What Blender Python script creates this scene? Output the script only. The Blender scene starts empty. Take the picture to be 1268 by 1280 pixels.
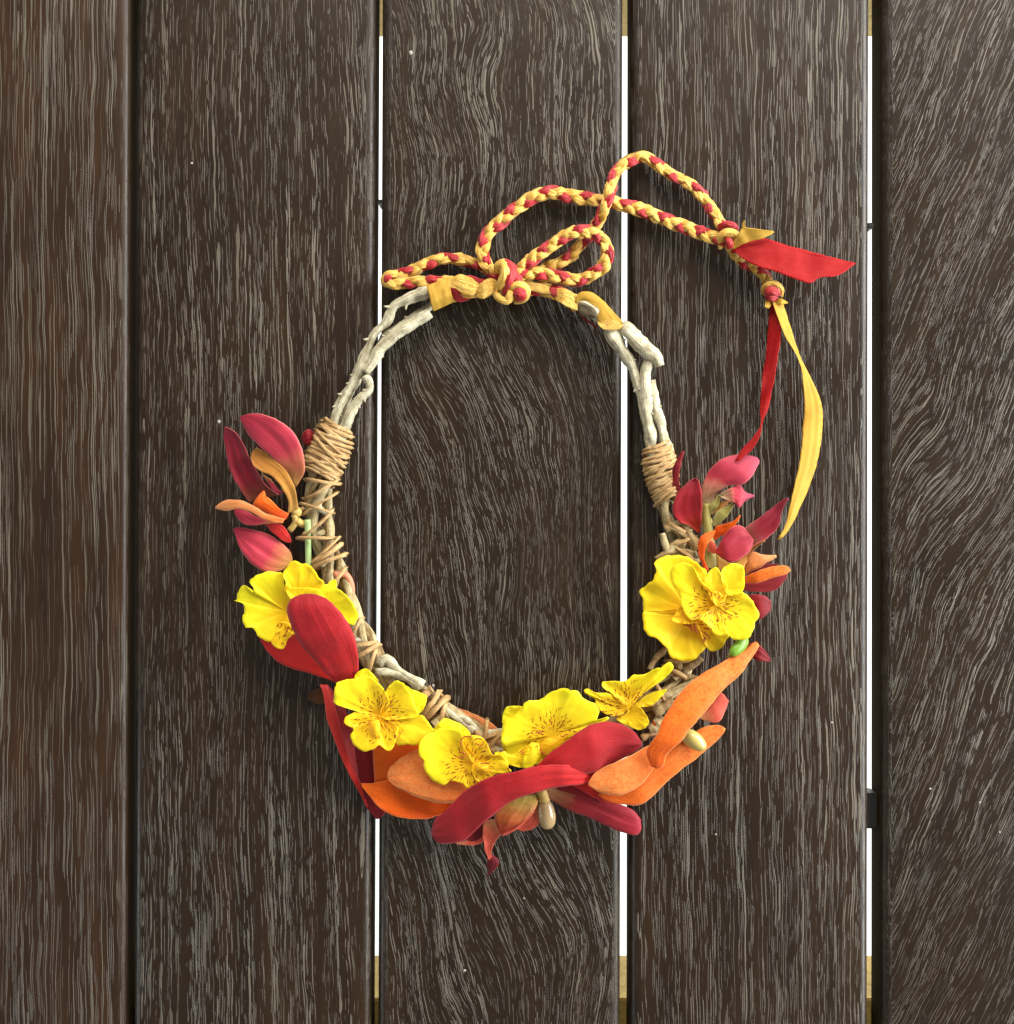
import bpy, bmesh, math, random
from mathutils import Vector, noise

# ------------------------------------------------------------------ camera, light, exposure
S = 0.0005            # metres per photo pixel on the table surface
H = 1420.0            # camera height in those pixels
sc = bpy.context.scene
COL = sc.collection

cam_d = bpy.data.cameras.new('camera'); cam = bpy.data.objects.new('camera', cam_d); COL.objects.link(cam)
cam.location = (0, 0, H * S); cam.rotation_euler = (0, 0, 0)
cam_d.sensor_fit = 'VERTICAL'; cam_d.angle = 2 * math.atan(640 / H)
cam_d.clip_start = 0.01; cam_d.clip_end = 50
sc.camera = cam

world = bpy.data.worlds.new('World'); sc.world = world; world.use_nodes = True
bg = world.node_tree.nodes['Background']
bg.inputs[0].default_value = (1.0, 0.97, 0.9, 1); bg.inputs[1].default_value = 0.27

def area(name, loc, target, sx, sy, power, col):
    d = bpy.data.lights.new(name, 'AREA'); d.shape = 'RECTANGLE'; d.size = sx; d.size_y = sy
    d.energy = power; d.color = col
    o = bpy.data.objects.new(name, d); COL.objects.link(o); o.location = loc
    o.rotation_euler = (Vector(target) - Vector(loc)).to_track_quat('-Z', 'Y').to_euler()
    return o
area('open_side_light', (0.35, 1.75, 1.15), (0, 0, 0), 2.4, 1.1, 64, (1.0, 0.95, 0.85))
area('side_sky_light', (1.8, 0.1, 0.62), (0, 0, 0.05), 2.4, 0.9, 84, (0.94, 0.99, 1.0))  # area lamp for the bluish open sky at the right, no window
area('floor_light', (1.25, 0.45, -0.12), (0, 0.3, -0.75), 0.5, 1.0, 9, (1.0, 0.97, 0.85))  # added lamp below table level, standing in for the sunlit patio
area('floor_light_far', (-1.25, -0.6, -0.12), (0, -0.5, -0.75), 0.5, 1.0, 8, (0.80, 0.93, 1.0))  # second added lamp, cooler, brightening the floor under the gaps

sc.view_settings.view_transform = 'Standard'; sc.view_settings.look = 'None'
sc.view_settings.exposure = 0.28; sc.view_settings.gamma = 1.0; sc.view_settings.use_curve_mapping = False

# ------------------------------------------------------------------ helpers
rnd = random.Random(7)
CROWN = Vector((0, 0, 0))

def V(x, y, h=0.0):
    """photo pixel seen at height h (pixels above the table) -> world point"""
    k = 1 - h / H
    return Vector(((x - 634) * S * k, (640 - y) * S * k, h * S))

def crop(x0, y0, s):
    return lambda pts: [(x0 + p[0] / s, y0 + p[1] / s) + tuple(p[2:]) for p in pts]
cA = crop(260, 500, 7.044); cB = crop(280, 640, 6.34); cC = crop(380, 820, 6.34); cD = crop(500, 850, 6.34)
cE = crop(600, 840, 6.34); cF = crop(720, 800, 4.877); cG = crop(790, 680, 7.044); cH = crop(820, 550, 7.044)
cI = crop(530, 960, 6.34); cJ = crop(470, 270, 7.925); cK = crop(610, 270, 7.044); cR4 = crop(740, 340, 4.0)
cR3 = crop(380, 340, 4.572); cR8 = crop(900, 360, 3.88); cR1 = crop(460, 170, 3.9625); cR2 = crop(760, 170, 3.842)
cM = crop(390, 820, 4.57); cP = crop(440, 820, 5.764); c7 = crop(780, 550, 4.265)

def cr(p0, p1, p2, p3, t):
    return tuple(0.5 * ((2 * b) + (-a + c) * t + (2 * a - 5 * b + 4 * c - d) * t * t + (-a + 3 * b - 3 * c + d) * t ** 3)
                 for a, b, c, d in zip(p0, p1, p2, p3))

def spline(pts, n, closed=False):
    """n+1 (or n when closed) points, even in arc length, on a Catmull-Rom curve"""
    pts = [tuple(float(c) for c in p) for p in pts]
    k = len(pts); raw = []
    segs = k if closed else k - 1
    for i in range(segs):
        if closed:
            q = [pts[(i + o) % k] for o in (-1, 0, 1, 2)]
        else:
            q = [pts[max(0, min(k - 1, i + o))] for o in (-1, 0, 1, 2)]
        for j in range(8):
            raw.append(cr(*q, j / 8))
    raw.append(pts[0] if closed else pts[-1])
    d = [0.0]
    for a, b in zip(raw, raw[1:]):
        d.append(d[-1] + math.dist(a, b))
    out = []; idx = 0
    cnt = n if closed else n + 1
    for i in range(cnt):
        t = d[-1] * i / n
        while idx < len(d) - 2 and d[idx + 1] < t: idx += 1
        f = (t - d[idx]) / max(1e-9, d[idx + 1] - d[idx])
        f = max(0, min(1, f))
        out.append(tuple(a + (b - a) * f for a, b in zip(raw[idx], raw[idx + 1])))
    return out

def lerpl(vals, u):
    if not isinstance(vals, (list, tuple)): return vals
    if len(vals) == 1: return vals[0]
    f = u * (len(vals) - 1); i = min(len(vals) - 2, int(f)); f -= i
    f = f * f * (3 - 2 * f) * 0.5 + f * 0.5
    return vals[i] * (1 - f) + vals[i + 1] * f

def link(name, me, mat, parent):
    o = bpy.data.objects.new(name, me); COL.objects.link(o)
    if mat: me.materials.append(mat)
    if parent is not None: o.parent = parent
    return o

def build(name, verts, faces, mat, parent, uvs=None, thick=0, smooth=True, world=True):
    """verts in (px, py, h); vertices stored relative to the crown's origin"""
    me = bpy.data.meshes.new(name)
    off = CROWN if parent is not None else Vector((0, 0, 0))
    me.from_pydata([V(*v) - off for v in verts], [], faces)
    if uvs is not None:
        ul = me.uv_layers.new(name='UVMap')
        for l in me.loops: ul.data[l.index].uv = uvs[l.vertex_index]
    if smooth: me.polygons.foreach_set('use_smooth', [True] * len(me.polygons))
    me.update()
    o = link(name, me, mat, parent)
    if thick:
        m = o.modifiers.new('thickness', 'SOLIDIFY'); m.thickness = thick * S; m.offset = 0
    return o

def petal(parent, L, R, h, mat, cup=0.12, tilt=0.0, ruffle=1.2, rib=0.0, name='petal', n=26, m=12, thick=.55, seed=None):
    """a petal between its two edges, each from base to tip; h = heights along it"""
    seed = rnd.random() * 100 if seed is None else seed
    Ls = spline(L, n); Rs = spline(R, n)
    for E, sd in ((Ls, 3.0), (Rs, 8.0)):
        for i in range(1, n):
            E[i] = (E[i][0] + .9 * noise.noise(Vector((E[i][0] * .12, E[i][1] * .12, seed + sd))), E[i][1] + .9 * noise.noise(Vector((E[i][0] * .12, E[i][1] * .12, seed + sd + 20))))
    vs = []; uv = []; fs = []
    for i in range(n + 1):
        u = i / n; a = Ls[i]; b = Rs[i]; w = math.dist(a[:2], b[:2])
        for j in range(m + 1):
            v = j / m
            x = a[0] + (b[0] - a[0]) * v; y = a[1] + (b[1] - a[1]) * v
            s = 4 * v * (1 - v)
            e = 1 - s
            s2 = s ** .8
            z = lerpl(h, u) + cup * .62 * w * s2 + tilt * (v - .5) * w
            z += ruffle * (0.3 + e) * 2.2 * noise.noise(Vector((x * .045, y * .045, seed)))
            z += 1.4 * noise.noise(Vector((u * 1.8, v * 7, seed + 4))) * min(1, w / 30)
            z -= rib * w * math.exp(-((v - .5) / .07) ** 2) * math.sin(math.pi * min(1, u * 1.05))
            vs.append((x, y, max(1.0, z))); uv.append((u, v))
    for i in range(n):
        for j in range(m):
            k = i * (m + 1) + j
            fs.append((k, k + 1, k + m + 2, k + m + 1))
    return build(name, vs, fs, mat, parent, uv, thick)

def patch(parent, outline, c, hc, hr, mat, fc=None, fold=2.2, k=5, name='petal', n=72, rings=14, thick=.5, curl=0.0, jag=1.5, fan=True):
    """ruffled lobe: closed outline around a throat point c; hc throat height, hr rim height(s)"""
    fc = fc or c
    seed = rnd.random() * 50
    out = spline(outline, n, closed=True)
    vs = []; uv = []; fs = []
    for i, p in enumerate(out):
        ang = math.atan2(p[1] - c[1], p[0] - c[0])
        rr = math.dist(p[:2], c)
        jx = jag * (noise.noise(Vector((p[0] * .16, p[1] * .16, seed))) + .5 * noise.noise(Vector((p[0] * .4, p[1] * .4, seed)))) * min(1.0, rr / 40)
        px = p[0] + math.cos(ang) * jx; py = p[1] + math.sin(ang) * jx
        for r in range(1, rings + 1):
            t = r / rings
            x = c[0] + (px - c[0]) * t; y = c[1] + (py - c[1]) * t
            z = hc + (lerpl(hr, (i / n)) - hc) * .65 * (t ** 1.2)
            z += .75 * fold * math.sin(k * ang + seed + 1.2 * t) * t * t * min(1, rr / 35)
            z += 2.0 * noise.noise(Vector((x * .05, y * .05, seed))) * t
            # crease lines that run out from the throat
            z += .6 * noise.noise(Vector((ang * 5.0, t * 1.2, seed + 9))) * t
            z += 1.6 * noise.noise(Vector((ang * 2.6, t * 2.5, seed + 5))) * t ** 3 * 1.5
            z += 1.3 * noise.noise(Vector((x * .17, y * .17, seed + 2))) * max(0, t - .55) * 2.2
            vs.append((x, y, max(1.0, z)))
            uv.append(((x - fc[0]) / 100, (fc[1] - y) / 100))
    ci = len(vs); vs.append((c[0], c[1], hc)); uv.append(((c[0] - fc[0]) / 100, (fc[1] - c[1]) / 100))
    for i in range(n):
        j = (i + 1) % n
        fs.append((ci, i * rings, j * rings))
        for r in range(rings - 1):
            fs.append((i * rings + r, i * rings + r + 1, j * rings + r + 1, j * rings + r))
    return build(name, vs, fs, mat, parent, uv, thick)

def frames(P):
    out = []
    for i in range(len(P)):
        a = Vector(P[max(0, i - 1)]); b = Vector(P[min(len(P) - 1, i + 1)])
        t = (b - a); t = t.normalized() if t.length > 1e-6 else Vector((1, 0, 0))
        up = Vector((0, 0, 1)) if abs(t.z) < .95 else Vector((0, 1, 0))
        s = t.cross(up).normalized(); out.append((t, s, s.cross(t).normalized()))
    return out

def sweep(parent, P, rad, mat, name, seg=8, flat=1.0, bumpy=0.0, roll=0.0, ends=True, pleat=0.0):
    """tube along the dense points P (px, py, h); rad number or list; flat = height/width"""
    F = frames(P); N = len(P); vs = []; uv = []; fs = []
    sd = rnd.random() * 50; length = 0
    for i in range(N):
        if i: length += math.dist(P[i], P[i - 1])
        u = i / (N - 1); r = lerpl(rad, u) if isinstance(rad, (list, tuple)) else rad
        t, s, b = F[i]
        rl = roll(u) if callable(roll) else roll
        for j in range(seg):
            a = 2 * math.pi * j / seg
            pr = 1 + pleat * noise.noise(Vector((math.cos(a) * 1.9 + sd, math.sin(a) * 1.9, length * .05))) + .5 * pleat * noise.noise(Vector((math.cos(a) * 3.6 + sd, math.sin(a) * 3.6, length * .16)))
            ca = math.cos(a) * pr; sa = math.sin(a) * flat * pr
            x = ca * math.cos(rl) - sa * math.sin(rl); y = ca * math.sin(rl) + sa * math.cos(rl)
            q = Vector(P[i]) + (s * x + b * y) * r
            if bumpy:
                q += (s * x + b * y) * (bumpy * noise.noise(Vector((q.x * .13, q.y * .13, q.z * .13 + sd))))
            vs.append((q.x, q.y, max(.6, q.z))); uv.append((length / 100, j / seg))
    for i in range(N - 1):
        for j in range(seg):
            k = i * seg + j; l = i * seg + (j + 1) % seg
            fs.append((k, l, l + seg, k + seg))
    if ends:
        fs.append(tuple(range(seg))[::-1]); fs.append(tuple(range((N - 1) * seg, N * seg)))
    return build(name, vs, fs, mat, parent, uv)

def spheroid(parent, p0, p1, r, mat, name, prof=None, seg=14, rings=12):
    """bud or bead along p0-p1 with an egg profile"""
    P = []; R = []
    for i in range(rings + 1):
        t = i / rings; tt = 0.5 - 0.5 * math.cos(math.pi * t)
        P.append(tuple(a + (b - a) * tt for a, b in zip(p0, p1)))
        R.append(r * max(.04, math.sin(math.pi * t) ** .8) * ((prof(tt)) if prof else 1))
    F = frames(P); vs = []; fs = []; uv = []
    for i in range(rings + 1):
        t, s, b = F[i]
        for j in range(seg):
            a = 2 * math.pi * j / seg
            q = Vector(P[i]) + (s * math.cos(a) + b * math.sin(a)) * R[i]
            vs.append((q.x, q.y, max(.6, q.z))); uv.append((i / rings, j / seg))
    for i in range(rings):
        for j in range(seg):
            k = i * seg + j; l = i * seg + (j + 1) % seg
            fs.append((k, l, l + seg, k + seg))
    fs.append(tuple(range(seg))[::-1]); fs.append(tuple(range(rings * seg, (rings + 1) * seg)))
    return build(name, vs, fs, mat, parent, uv)

# ------------------------------------------------------------------ materials
def lin(r, g, b):
    f = lambda c: ((c / 255 + .055) / 1.055) ** 2.4 if c > 10 else c / 255 / 12.92
    return (f(r), f(g), f(b), 1)

class NT:
    def __init__(s, name):
        s.m = bpy.data.materials.new(name); s.m.use_nodes = True; s.t = s.m.node_tree
        s.p = s.t.nodes['Principled BSDF']; s.out = s.t.nodes['Material Output']
    def n(s, typ, **kw):
        o = s.t.nodes.new(typ)
        for k, v in kw.items(): setattr(o, k, v)
        return o
    def l(s, a, b): s.t.links.new(a, b)
    def val(s, sock, x):
        if isinstance(x, (int, float, tuple, list)): sock.default_value = x
        else: s.l(x, sock)
    def math(s, op, a, b=0.0, c=0.0, clamp=False):
        o = s.n('ShaderNodeMath', operation=op, use_clamp=clamp)
        s.val(o.inputs[0], a); s.val(o.inputs[1], b); s.val(o.inputs[2], c); return o.outputs[0]
    def mix(s, f, a, b, blend='MIX'):
        o = s.n('ShaderNodeMix', data_type='RGBA', blend_type=blend)
        s.val(o.inputs[0], f); s.val(o.inputs[6], a); s.val(o.inputs[7], b); return o.outputs[2]
    def comb(s, x, y, z=0.0):
        o = s.n('ShaderNodeCombineXYZ'); s.val(o.inputs[0], x); s.val(o.inputs[1], y); s.val(o.inputs[2], z); return o.outputs[0]
    def sep(s, v):
        o = s.n('ShaderNodeSeparateXYZ'); s.l(v, o.inputs[0]); return o.outputs
    def noise(s, vec, scale=1.0, detail=2.0, rough=.5, dist=0.0):
        o = s.n('ShaderNodeTexNoise'); s.val(o.inputs['Vector'], vec); o.inputs['Scale'].default_value = scale
        o.inputs['Detail'].default_value = detail; o.inputs['Roughness'].default_value = rough
        o.inputs['Distortion'].default_value = dist; return o.outputs['Fac']
    def smooth(s, x, lo, hi):
        o = s.n('ShaderNodeMapRange', interpolation_type='SMOOTHSTEP'); s.val(o.inputs[0], x)
        s.val(o.inputs[1], lo); s.val(o.inputs[2], hi); return o.outputs[0]
    def ramp(s, f, stops):
        o = s.n('ShaderNodeValToRGB'); s.l(f, o.inputs[0]); e = o.color_ramp.elements
        while len(e) < len(stops): e.new(.5)
        for k, (p, c) in zip(e, stops): k.position = p; k.color = c
        return o.outputs[0]
    def bump(s, h, dist, strength=1.0):
        o = s.n('ShaderNodeBump'); s.l(h, o.inputs['Height']); o.inputs['Distance'].default_value = dist
        o.inputs['Strength'].default_value = strength; s.l(o.outputs[0], s.p.inputs['Normal']); return o.outputs[0]
    def objco(s):
        o = s.n('ShaderNodeTexCoord'); return o.outputs['Object']
    def uv(s):
        o = s.n('ShaderNodeTexCoord'); return o.outputs['UV']
    def translucent(s, col, amt, normal=None):
        tr = s.n('ShaderNodeBsdfTranslucent'); s.val(tr.inputs[0], col)
        mx = s.n('ShaderNodeMixShader'); mx.inputs[0].default_value = amt
        s.l(s.p.outputs[0], mx.inputs[1]); s.l(tr.outputs[0], mx.inputs[2]); s.l(mx.outputs[0], s.out.inputs[0])

def wood(name, seed, shear, warp, wy, dens, length, tone, knots=0.0, fine=1.0):
    """dark stained open-grained board: brown ground, pores along the grain, painted pale for the light they reflect"""
    k = NT(name); co = k.objco()
    mp = k.n('ShaderNodeMapping'); k.l(co, mp.inputs[0]); mp.inputs['Scale'].default_value = (2000, 2000, 2000)
    mp.inputs['Location'].default_value = (seed * 731.0, seed * 397.0, 0)
    x, y, z = k.sep(mp.outputs[0])
    w1 = k.noise(k.comb(k.math('MULTIPLY', x, 1 / 190), k.math('MULTIPLY', y, 1 / wy), z), 1, 1.5, .45)
    w2 = k.noise(k.comb(k.math('MULTIPLY', x, 1 / 60), k.math('MULTIPLY', y, 1 / 90)), 1, 2, .5)
    xs = k.math('ADD', x, k.math('MULTIPLY', y, shear))
    xw = k.math('ADD', xs, k.math('MULTIPLY', k.math('SUBTRACT', w1, .5), warp))
    xw = k.math('ADD', xw, k.math('MULTIPLY', k.math('SUBTRACT', w2, .5), 6 + warp * .09))
    # pores: thin vessel lines along the grain, their gloss painted pale, broken into dashes, denser in some growth bands
    l1 = k.noise(k.comb(k.math('MULTIPLY', xw, fine / 1.2), k.math('MULTIPLY', y, 1 / 900)), 1, 0, .5)
    l2 = k.noise(k.comb(k.math('MULTIPLY', xw, fine / .95), k.math('MULTIPLY', y, 1 / 500), 3.3), 1, 0, .5)
    g_a = k.noise(k.comb(k.math('MULTIPLY', xw, fine / 2.6), k.math('MULTIPLY', y, 1 / length), 5.1), 1, 1, .6)
    g_b = k.noise(k.comb(k.math('MULTIPLY', xw, fine / 2.0), k.math('MULTIPLY', y, 1 / (length * .45)), 8.4), 1, 1, .6)
    den = k.noise(k.comb(k.math('MULTIPLY', xw, 1 / 16), k.math('MULTIPLY', y, 1 / (length * 6)), 7.0), 1, 3, .6)
    off = k.math('MULTIPLY', k.math('SUBTRACT', den, .5), .25)
    amp = k.math('ADD', k.math('MULTIPLY', k.smooth(den, .34, .66), .65), .35)
    s1 = k.math('MULTIPLY', k.smooth(l1, .56, .64), k.smooth(k.math('ADD', g_a, off), dens, dens + .06))
    s2 = k.math('MULTIPLY', k.smooth(l2, .57, .66), k.smooth(k.math('ADD', g_b, off), dens + .02, dens + .08))
    pore = k.math('MULTIPLY', k.math('MAXIMUM', s1, k.math('MULTIPLY', s2, .75)), amp)
    # ground colour
    g1 = k.noise(k.comb(k.math('MULTIPLY', xw, 1 / 26), k.math('MULTIPLY', y, 1 / 300), 11), 1, 3, .6)
    g2 = k.noise(k.comb(k.math('MULTIPLY', x, 1 / 150), k.math('MULTIPLY', y, 1 / 230), 4), 1, 2, .5)
    base = k.ramp(g1, [(.25, tone[0]), (.5, tone[1]), (.78, tone[2])])
    base = k.mix(k.smooth(g2, .35, .75), base, k.mix(.55, base, tone[0]))
    fib = k.noise(k.comb(k.math('MULTIPLY', xw, 1 / 1.6), k.math('MULTIPLY', y, 1 / 40), 5), 1, 2, .5)
    base = k.mix(k.math('MULTIPLY', fib, .2), base, tone[2])
    col = k.mix(k.math('MULTIPLY', pore, .8), base, lin(120, 112, 98))  # grey puts the glossy grain's reflected light into the colour
    k.l(col, k.p.inputs['Base Color'])
    sm = k.noise(k.comb(k.math('MULTIPLY', x, 1 / 70), k.math('MULTIPLY', y, 1 / 120), 9), 1, 4, .6)
    rough = k.math('ADD', k.math('MULTIPLY', sm, .22), .22)
    rough = k.math('ADD', rough, k.math('MULTIPLY', pore, .12))
    k.l(rough, k.p.inputs['Roughness']); k.p.inputs['Specular IOR Level'].default_value = .33
    hgt = k.math('ADD', k.math('MULTIPLY', pore, 1.0), k.math('MULTIPLY', fib, .15))
    k.bump(hgt, .0004, .6)
    return k.m

def petal_mat(name, base, mid, tip, split=.45, rough=.5, vein=.25, rim=None, mottle=None, glow=.26, spec=.24, bstop=.0):
    k = NT(name); u, v, _ = k.sep(k.uv())
    co = k.objco()
    wob = k.noise(co, 110, 3, .55)
    uu = k.math('ADD', u, k.math('MULTIPLY', k.math('SUBTRACT', wob, .5), .22))
    c = k.ramp(uu, [(bstop, base), (split, mid), (.98, tip)])
    vn = k.noise(k.comb(k.math('MULTIPLY', u, 2.2), k.math('MULTIPLY', v, 26)), 1, 2, .6)
    c = k.mix(k.math('MULTIPLY', k.smooth(vn, .42, .72), vein), c, k.mix(1.0, c, (.62, .5, .5, 1), 'MULTIPLY'))
    big = k.noise(co, 55, 2, .5)
    c = k.mix(k.math('MULTIPLY', k.smooth(big, .4, .7), .35), c, k.mix(1.0, c, (.72, .62, .66, 1), 'MULTIPLY'))
    if mottle:
        mo = k.noise(co, 420, 4, .7, 1.0)
        c = k.mix(k.math('MULTIPLY', k.smooth(mo, .47, .62), .6), c, mottle)
    if rim:
        e = k.math('ABSOLUTE', k.math('SUBTRACT', v, .5))
        c = k.mix(k.math('MULTIPLY', k.smooth(e, .455, .5), .7), c, rim)
    k.l(c, k.p.inputs['Base Color']); k.p.inputs['Roughness'].default_value = rough
    k.p.inputs['Specular IOR Level'].default_value = spec
    k.p.inputs['Sheen Weight'].default_value = .12; k.p.inputs['Sheen Roughness'].default_value = .5
    fine = k.noise(co, 1500, 2, .6)
    c = k.mix(k.math('MULTIPLY', k.smooth(fine, .35, .7), .35), c, k.mix(1.0, c, (.7, .62, .62, 1), 'MULTIPLY')); k.l(c, k.p.inputs['Base Color'])
    rb = k.noise(k.comb(k.math('MULTIPLY', u, 1.5), k.math('MULTIPLY', v, 18)), 1, 1, .5)
    k.bump(k.math('ADD', k.math('MULTIPLY', rb, 1.0), k.math('MULTIPLY', fine, .35)), .0006, .5)
    k.translucent(c, glow)
    return k.m

def yellow_mat(name, warm, r0, r1, amount, spot):
    """bright yellow silk with an orange throat and rust-coloured dashes printed round it"""
    k = NT(name); x, y, _ = k.sep(k.uv()); co = k.objco()
    r = k.math('SQRT', k.math('ADD', k.math('MULTIPLY', x, x), k.math('MULTIPLY', y, y)))
    a = k.math('ARCTAN2', y, x)
    w = k.noise(co, 140, 2, .5)
    c = k.mix(k.smooth(k.math('ADD', r, k.math('MULTIPLY', k.math('SUBTRACT', w, .5), .25)), .02, .62), lin(252, 212, 26), lin(255, 246, 36))
    c = k.mix(warm, c, lin(252, 200, 20))
    vn = k.noise(k.comb(k.math('MULTIPLY', a, 7), k.math('MULTIPLY', r, 2.0)), 1, 2, .5)
    c = k.mix(k.math('MULTIPLY', k.smooth(vn, .45, .7), .22), c, lin(246, 212, 14))
    vo = k.n('ShaderNodeTexVoronoi', feature='F1')
    jit = k.noise(k.comb(k.math('MULTIPLY', x, 9), k.math('MULTIPLY', y, 9)), 1, 2, .5)
    k.l(k.comb(k.math('MULTIPLY', r, 12.0), k.math('MULTIPLY', k.math('ADD', a, k.math('MULTIPLY', jit, .5)), 4.2), spot), vo.inputs['Vector'])
    vo.inputs['Scale'].default_value = 1.0
    px_, py_, _z = k.sep(vo.outputs['Position'])
    dr = k.math('SUBTRACT', k.math('MULTIPLY', r, 12.0), px_)
    da = k.math('SUBTRACT', k.math('MULTIPLY', k.math('ADD', a, k.math('MULTIPLY', jit, .5)), 4.2), py_)
    da = k.math('MULTIPLY', da, k.math('MULTIPLY', r, 8.0))
    dd = k.math('SQRT', k.math('ADD', k.math('POWER', k.math('MULTIPLY', dr, 1.55), 2.0), k.math('POWER', k.math('MULTIPLY', da, 2.6), 2.0)))
    dash = k.math('SUBTRACT', 1.0, k.smooth(dd, .46, .70))
    band = k.math('MULTIPLY', k.smooth(r, r0, r0 + .05), k.math('SUBTRACT', 1.0, k.smooth(r, r1 - .1, r1)))
    cell = k.sep(vo.outputs['Color'])[0]
    band = k.math('MULTIPLY', band, k.math('GREATER_THAN', cell, .10))
    c = k.mix(k.math('MULTIPLY', k.math('MULTIPLY', dash, band), amount), c, lin(168, 74, 18))
    k.l(c, k.p.inputs['Base Color']); k.p.inputs['Roughness'].default_value = .55
    k.p.inputs['Specular IOR Level'].default_value = .3
    k.p.inputs['Sheen Weight'].default_value = .1
    fine = k.noise(co, 1700, 2, .6)
    k.bump(k.math('ADD', k.math('MULTIPLY', vn, 1.2), k.math('MULTIPLY', fine, .3)), .0005, .4)
    k.translucent(c, .36)
    return k.m

def satin(name, col, dark, rough=.36):
    k = NT(name); co = k.objco(); u, v, _ = k.sep(k.uv())
    n1 = k.noise(co, 260, 3, .6)
    c = k.mix(k.smooth(n1, .35, .7), col, dark)
    k.l(c, k.p.inputs['Base Color']); k.p.inputs['Roughness'].default_value = rough
    k.p.inputs['Specular IOR Level'].default_value = .5; k.p.inputs['Sheen Weight'].default_value = .15
    wv = k.noise(k.comb(k.math('MULTIPLY', u, 5), k.math('MULTIPLY', v, 12)), 1, 2, .6, .8)
    fine = k.noise(co, 2600, 2, .5)
    k.bump(k.math('ADD', k.math('MULTIPLY', wv, 1.0), k.math('MULTIPLY', fine, .22)), .0016, .8)
    k.translucent(c, .1)
    return k.m

def ribbon_mat(name, col, edge, rough=.55):
    """flat satin ribbon with a stitched selvedge; u along, v across"""
    k = NT(name); u, v, _ = k.sep(k.uv()); co = k.objco()
    n1 = k.noise(co, 120, 3, .6)
    c = k.mix(k.math('MULTIPLY', k.smooth(n1, .35, .7), .3), col, edge)
    e = k.math('ABSOLUTE', k.math('SUBTRACT', v, .5))
    st = k.math('GREATER_THAN', k.math('SINE', k.math('MULTIPLY', u, 230.0)), -.1)
    sel = k.math('MULTIPLY', k.smooth(e, .40, .46), st)
    c = k.mix(k.math('MULTIPLY', sel, .55), c, edge)
    k.l(c, k.p.inputs['Base Color']); k.p.inputs['Roughness'].default_value = rough
    k.p.inputs['Specular IOR Level'].default_value = .15
    wv = k.noise(k.comb(k.math('MULTIPLY', u, 300), k.math('MULTIPLY', v, 4)), 1, 1, .5)
    k.bump(k.math('ADD', k.math('MULTIPLY', wv, .3), k.math('MULTIPLY', sel, .8)), .0004, .5)
    k.translucent(c, .15)
    return k.m

def bark(name, a, b, c2, rough=.75):
    k = NT(name); co = k.objco(); u, v, _ = k.sep(k.uv())
    n1 = k.noise(co, 180, 4, .6)
    st = k.noise(k.comb(k.math('MULTIPLY', u, 3), k.math('MULTIPLY', v, 15)), 1, 4, .65)
    c = k.ramp(n1, [(.3, a), (.52, b), (.75, c2)])
    c = k.mix(k.math('MULTIPLY', k.smooth(st, .46, .62), .8), c, k.mix(1.0, c, (.5, .46, .4, 1), 'MULTIPLY'))
    sp = k.noise(co, 700, 2, .6)
    c = k.mix(k.math('MULTIPLY', k.smooth(sp, .64, .72), .5), c, lin(92, 78, 60))
    k.l(c, k.p.inputs['Base Color']); k.p.inputs['Roughness'].default_value = rough
    k.p.inputs['Specular IOR Level'].default_value = .25
    k.bump(k.math('ADD', k.math('MULTIPLY', st, 1.0), k.math('MULTIPLY', n1, .8)), .0012, .7)
    return k.m

def plain(name, col, rough=.5, dark=None, scale=200, bump=.0004, spec=.4):
    k = NT(name); co = k.objco()
    n1 = k.noise(co, scale, 4, .6)
    c = k.mix(n1, col, dark or tuple(x * .6 for x in col[:3]) + (1,))
    k.l(c, k.p.inputs['Base Color']); k.p.inputs['Roughness'].default_value = rough
    k.p.inputs['Specular IOR Level'].default_value = spec
    k.bump(n1, bump, .5)
    return k.m

T1 = (lin(31, 20, 12), lin(44, 28, 16), lin(60, 38, 22))
T2 = (lin(26, 18, 11), lin(37, 25, 15), lin(51, 34, 20))
T3 = (lin(26, 18, 11), lin(36, 25, 15), lin(49, 34, 21))
W = [wood('wood_straight_brown', 1.3, .004, 24, 600, .485, 120, T1),
     wood('wood_straight_mottled', 2.7, .006, 30, 480, .50, 46, T2),
     wood('wood_wavy', 4.4, .14, 120, 320, .485, 30, T3),
     wood('wood_fine_straight', 6.1, .004, 26, 560, .495, 62, T2),
     wood('wood_slanting', 8.2, -.42, 90, 380, .505, 36, T3)]
M_side = plain('raw_board_side', lin(62, 50, 34), .85, lin(42, 33, 22), 60, .0004, .05)
M_beam = bark('beam_wood', lin(176, 146, 74), lin(200, 170, 94), lin(214, 188, 116), .6)
M_dark = plain('dark_spacer', lin(26, 24, 22), .5)
M_floor = plain('pale_floor', lin(236, 236, 230), .5, lin(222, 226, 226), 6, .0002)

M_yel = yellow_mat('yellow_silk', .04, .05, .40, .95, 1.7)
M_yel2 = yellow_mat('yellow_silk_warm', .38, .06, .42, .95, 5.1)
M_yelp = yellow_mat('yellow_silk_plain', .02, .9, 1.2, 0.0, 5.1)
M_yelw = yellow_mat('yellow_silk_deep', .42, .9, 1.2, 0.0, 3.1)
M_lip = yellow_mat('orange_lip', .85, .9, 1.2, 0.0, 2.0)
OCH = lin(206, 146, 62)
M_pink = petal_mat('pink_leaf', lin(205, 160, 80), lin(214, 70, 88), lin(176, 40, 66), .38, vein=.22, rim=lin(236, 140, 130))
M_pinkd = petal_mat('dark_pink_leaf', lin(120, 70, 40), lin(158, 34, 52), lin(132, 26, 44), .3, vein=.3, rim=lin(224, 110, 110))
M_pink2 = petal_mat('pink_ivory_leaf', lin(226, 214, 160), lin(214, 66, 84), lin(188, 70, 96), .42, vein=.3, rim=lin(228, 120, 120))
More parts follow.
